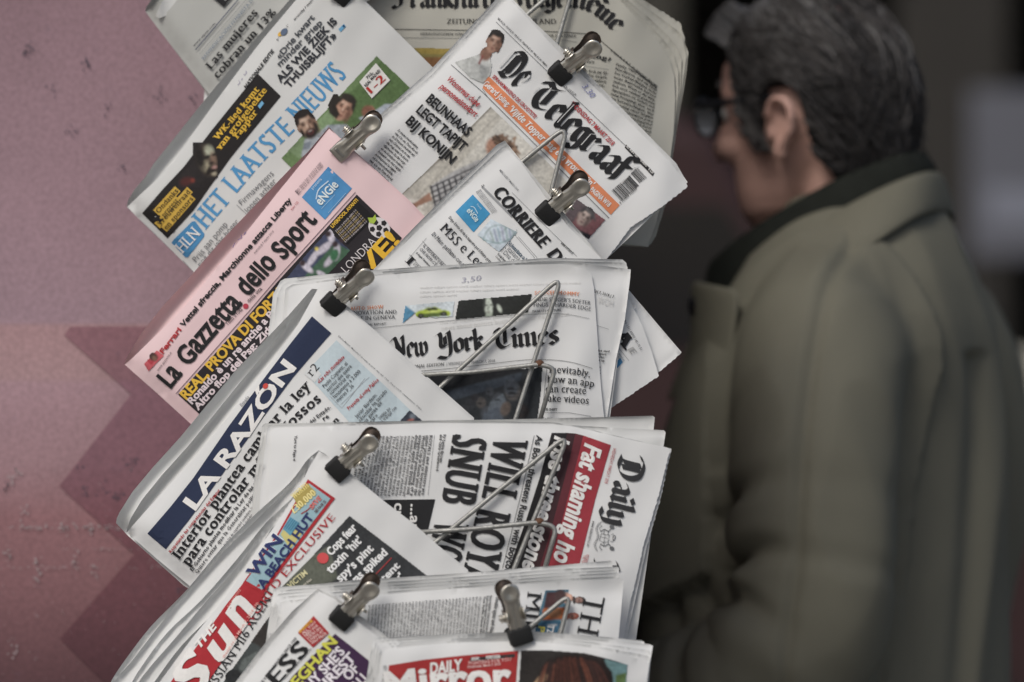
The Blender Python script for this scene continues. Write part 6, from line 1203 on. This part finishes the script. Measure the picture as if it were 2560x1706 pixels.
# coat
def ridge(v_): return 1-2*abs(noise.noise(v_))
cm = MB()
cm.slices([(.045, 0, .72, .220, .262), (.040, 0, .85, .210, .252), (.036, 0, 1.00, .198, .238), (.026, 0, 1.134, .188, .232), (.012, 0, 1.24, .175, .226), (.004, 0, 1.315, .165, .220), (-.006, 0, 1.385, .150, .205), (-.014, 0, 1.44, .125, .175), (-.020, 0, 1.488, .095, .130), (-.018, 0, 1.525, .072, .084)], 44)
SL = [(-.010, .090, 1.440), (-.024, .185, 1.362), (-.033, .245, 1.25), (-.040, .268, 1.11), (.00, .270, 1.035), (.09, .245, .995), (.175, .212, .965), (.20, .205, .955)]
SR_ = [(x, -y, z) for x, y, z in [(-.020, .150, 1.425), (-.045, .215, 1.345), (-.05, .25, 1.22), (-.03, .27, 1.08), (.02, .27, .96), (.075, .245, .85)]]
for S, rr in ((SL, [.050, .082, .085, .084, .085, .078, .068, .066]), (SR_, [.078, .094, .090, .084, .076, .068])):
    c_ = catmull(S, 6); cm.tube(c_, list(np.interp(np.linspace(0, len(S)-1, len(c_)), range(len(S)), rr)), 28)
def sleeve_pos(p):
    best = (9, 0); a = 0
    for q0, q1 in zip(SL[:-1], SL[1:]):
        q0, q1 = Vector(q0), Vector(q1); L_ = (q1-q0).length; t = max(0, min(1, (p-q0).dot(q1-q0)/L_**2)); d_ = (q0+(q1-q0)*t-p).length
        if d_ < best[0]: best = (d_, a+t*L_)
        a += L_
    return best
def folds(co, n_):
    p = Vector(co); d_, s_ = sleeve_pos(p)
    h = .007*noise.noise(Vector((p.x*6, p.y*6, p.z*3.2)))+.004*noise.noise(Vector((p.x*14+3, p.y*14, p.z*6)))
    if d_ < .125 and p.y > .12:
        w1_ = math.exp(-((s_-.36)/.10)**2); inner = max(0, n_.x)*.95+.10
        h -= w1_*inner*.026*abs(math.cos(s_*40+1.2*noise.noise(p*6)+p.y*5))**5
        h -= math.exp(-((s_-.58)/.12)**2)*(.012*max(0, n_.z*.5+.6))*abs(math.cos(s_*46+1.5*noise.noise(p*8+Vector((4, 0, 0)))))**4
        h += math.exp(-((s_-.10)/.09)**2)*.006*ridge(Vector((p.x*9, p.y*4, p.z*7)))
        h += .005*ridge(Vector((p.x*5, p.y*5, p.z*4+5)))+.0035*ridge(Vector((p.x*13, p.y*13+2, p.z*9)))
        if n_.y > 0: h -= .0065*math.exp(-((p.x+.045-.10*max(0, 1.15-p.z))/.006)**2)
    else:
        h += .014*ridge(Vector((p.x*4.5+.6*p.z, p.y*4.5, p.z*1.2)))*min(1, max(0, (1.45-p.z)*4))
        h += .004*ridge(Vector((p.x*11, p.y*11, p.z*4+1)))
        if n_.x < -.1: h += -.012*math.exp(-((p.y-.05-.16*(1.3-p.z))/.022)**2)*(1 if .8 < p.z < 1.36 else 0)
    return h
coat = remeshed(cm, 'raincoat', 0.0055, 70, [M_COAT], man, folds)
def band(rows, name, mat, parent, th=.006, closed=False):
    """strip lofted through rows of curves with a little thickness"""
    k = MB(); n_ = len(rows[0]); v = []; f = []
    for r_ in rows: v += [tuple(p) for p in r_]
    for i in range(len(rows)-1):
        for j in range(n_-1): a = i*n_+j; f.append((a, a+1, a+n_+1, a+n_))
    k.add(v, f); o = k.build(name, mat, parent, True); so_ = o.modifiers.new('s', 'SOLIDIFY'); so_.thickness = th; so_.offset = 0
    sb = o.modifiers.new('sub', 'SUBSURF'); sb.levels = 1; sb.render_levels = 2; return o
def ring(rows):                                             # rows: (angle from nape deg, x, y, z)
    return [Vector(q) for q in catmull(rows, 5)]
def both(half): return [(x, -y, z) for x, y, z in half[::-1]]+half[1:]
# points run nape -> his left side -> throat
dk_top = [(-0.080, 0.000, 1.585), (-0.066, 0.050, 1.580), (-0.020, 0.080, 1.562), (0.045, 0.085, 1.530), (0.105, 0.064, 1.500), (0.145, 0.030, 1.478)]
dk_bot = [(-0.100, 0.000, 1.550), (-0.084, 0.062, 1.539), (-0.030, 0.100, 1.505), (0.045, 0.104, 1.461), (0.108, 0.078, 1.421), (0.150, 0.036, 1.392)]
oc_top = [(-0.100, 0.000, 1.552), (-0.085, 0.064, 1.544), (-0.030, 0.102, 1.514), (0.045, 0.108, 1.466), (0.108, 0.085, 1.420), (0.155, 0.048, 1.384)]
oc_mid = [(-0.104, 0.000, 1.540), (-0.092, 0.076, 1.528), (-0.042, 0.128, 1.490), (0.045, 0.132, 1.434), (0.116, 0.102, 1.381), (0.168, 0.058, 1.342)]
oc_bot = [(-0.110, 0.000, 1.508), (-0.100, 0.088, 1.498), (-0.050, 0.150, 1.456), (0.045, 0.154, 1.398), (0.124, 0.120, 1.338), (0.182, 0.072, 1.298)]
dk_in = [(-.075, 0, 1.535), (-.060, .050, 1.530), (-.015, .072, 1.503), (.045, .076, 1.465), (.095, .056, 1.435), (.128, .026, 1.415)]
band([ring(both(dk_in)), ring(both(dk_top)), ring(both(dk_bot))], 'collar_lining', M_CORD, coat, .007)
band([ring(both(oc_top)), ring(both(oc_mid)), ring(both(oc_bot))], 'collar', M_COAT, coat, .006)
# storm flap on the chest with a button, seam down the sleeve, cuff button
def sfpt(px, py, d): return man.matrix_basis.inverted() @ at(px, py, d)
front = [[Vector((.065+.075*t+.10*(1.437-z_)+.004*math.sin(z_*30+t*2), .188-.093*t+.012*math.sin(t*3.1), z_-.012*(1-t))) for t in np.linspace(0, 1, 6)] for z_ in np.linspace(1.437, 1.06, 11)]
band(front, 'front_flap', M_COAT, coat, .007)
M_BTN = simple('dark_button', (.012, .012, .014), rough=.3)
for z_ in (1.412, 1.26, 1.10):
    c = Vector((.128+.10*(1.437-z_), .110, z_-.004)); n_ = Vector((.78, .63, 0)); k = MB(); k.tube([c+n_*.002, c+n_*.009], [.0105, .0095], 16); k.build('button', M_BTN, coat, True)
k = MB(); k.tube([(-.085, .285, 1.0), (-.085, .2895, 1.0)], .008, 14); k.build('button', M_BTN, coat, True)
k = MB(); k.slices([(-.01, 0, .79, .142, .182), (0, 0, .93, .150, .185)], 28)
for s in (1, -1): k.tube([(0, s*.09, .86), (.01, s*.10, .65), (.02, s*.10, .47), (-.005, s*.10, .28), (-.015, s*.10, .055)], [.105, .095, .080, .075, .070], 20)
remeshed(k, 'trousers', .008, 4, [M_TROU], man)
for s in (1, -1): k = MB(); k.tube([(-.075, s*.10, .05), (-.05, s*.10, .05), (.05, s*.11, .05), (.15, s*.12, .038), (.19, s*.122, .03)], [.03, .046, .05, .040, .018], 16); k.build('shoe', M_SHOE, man, True)
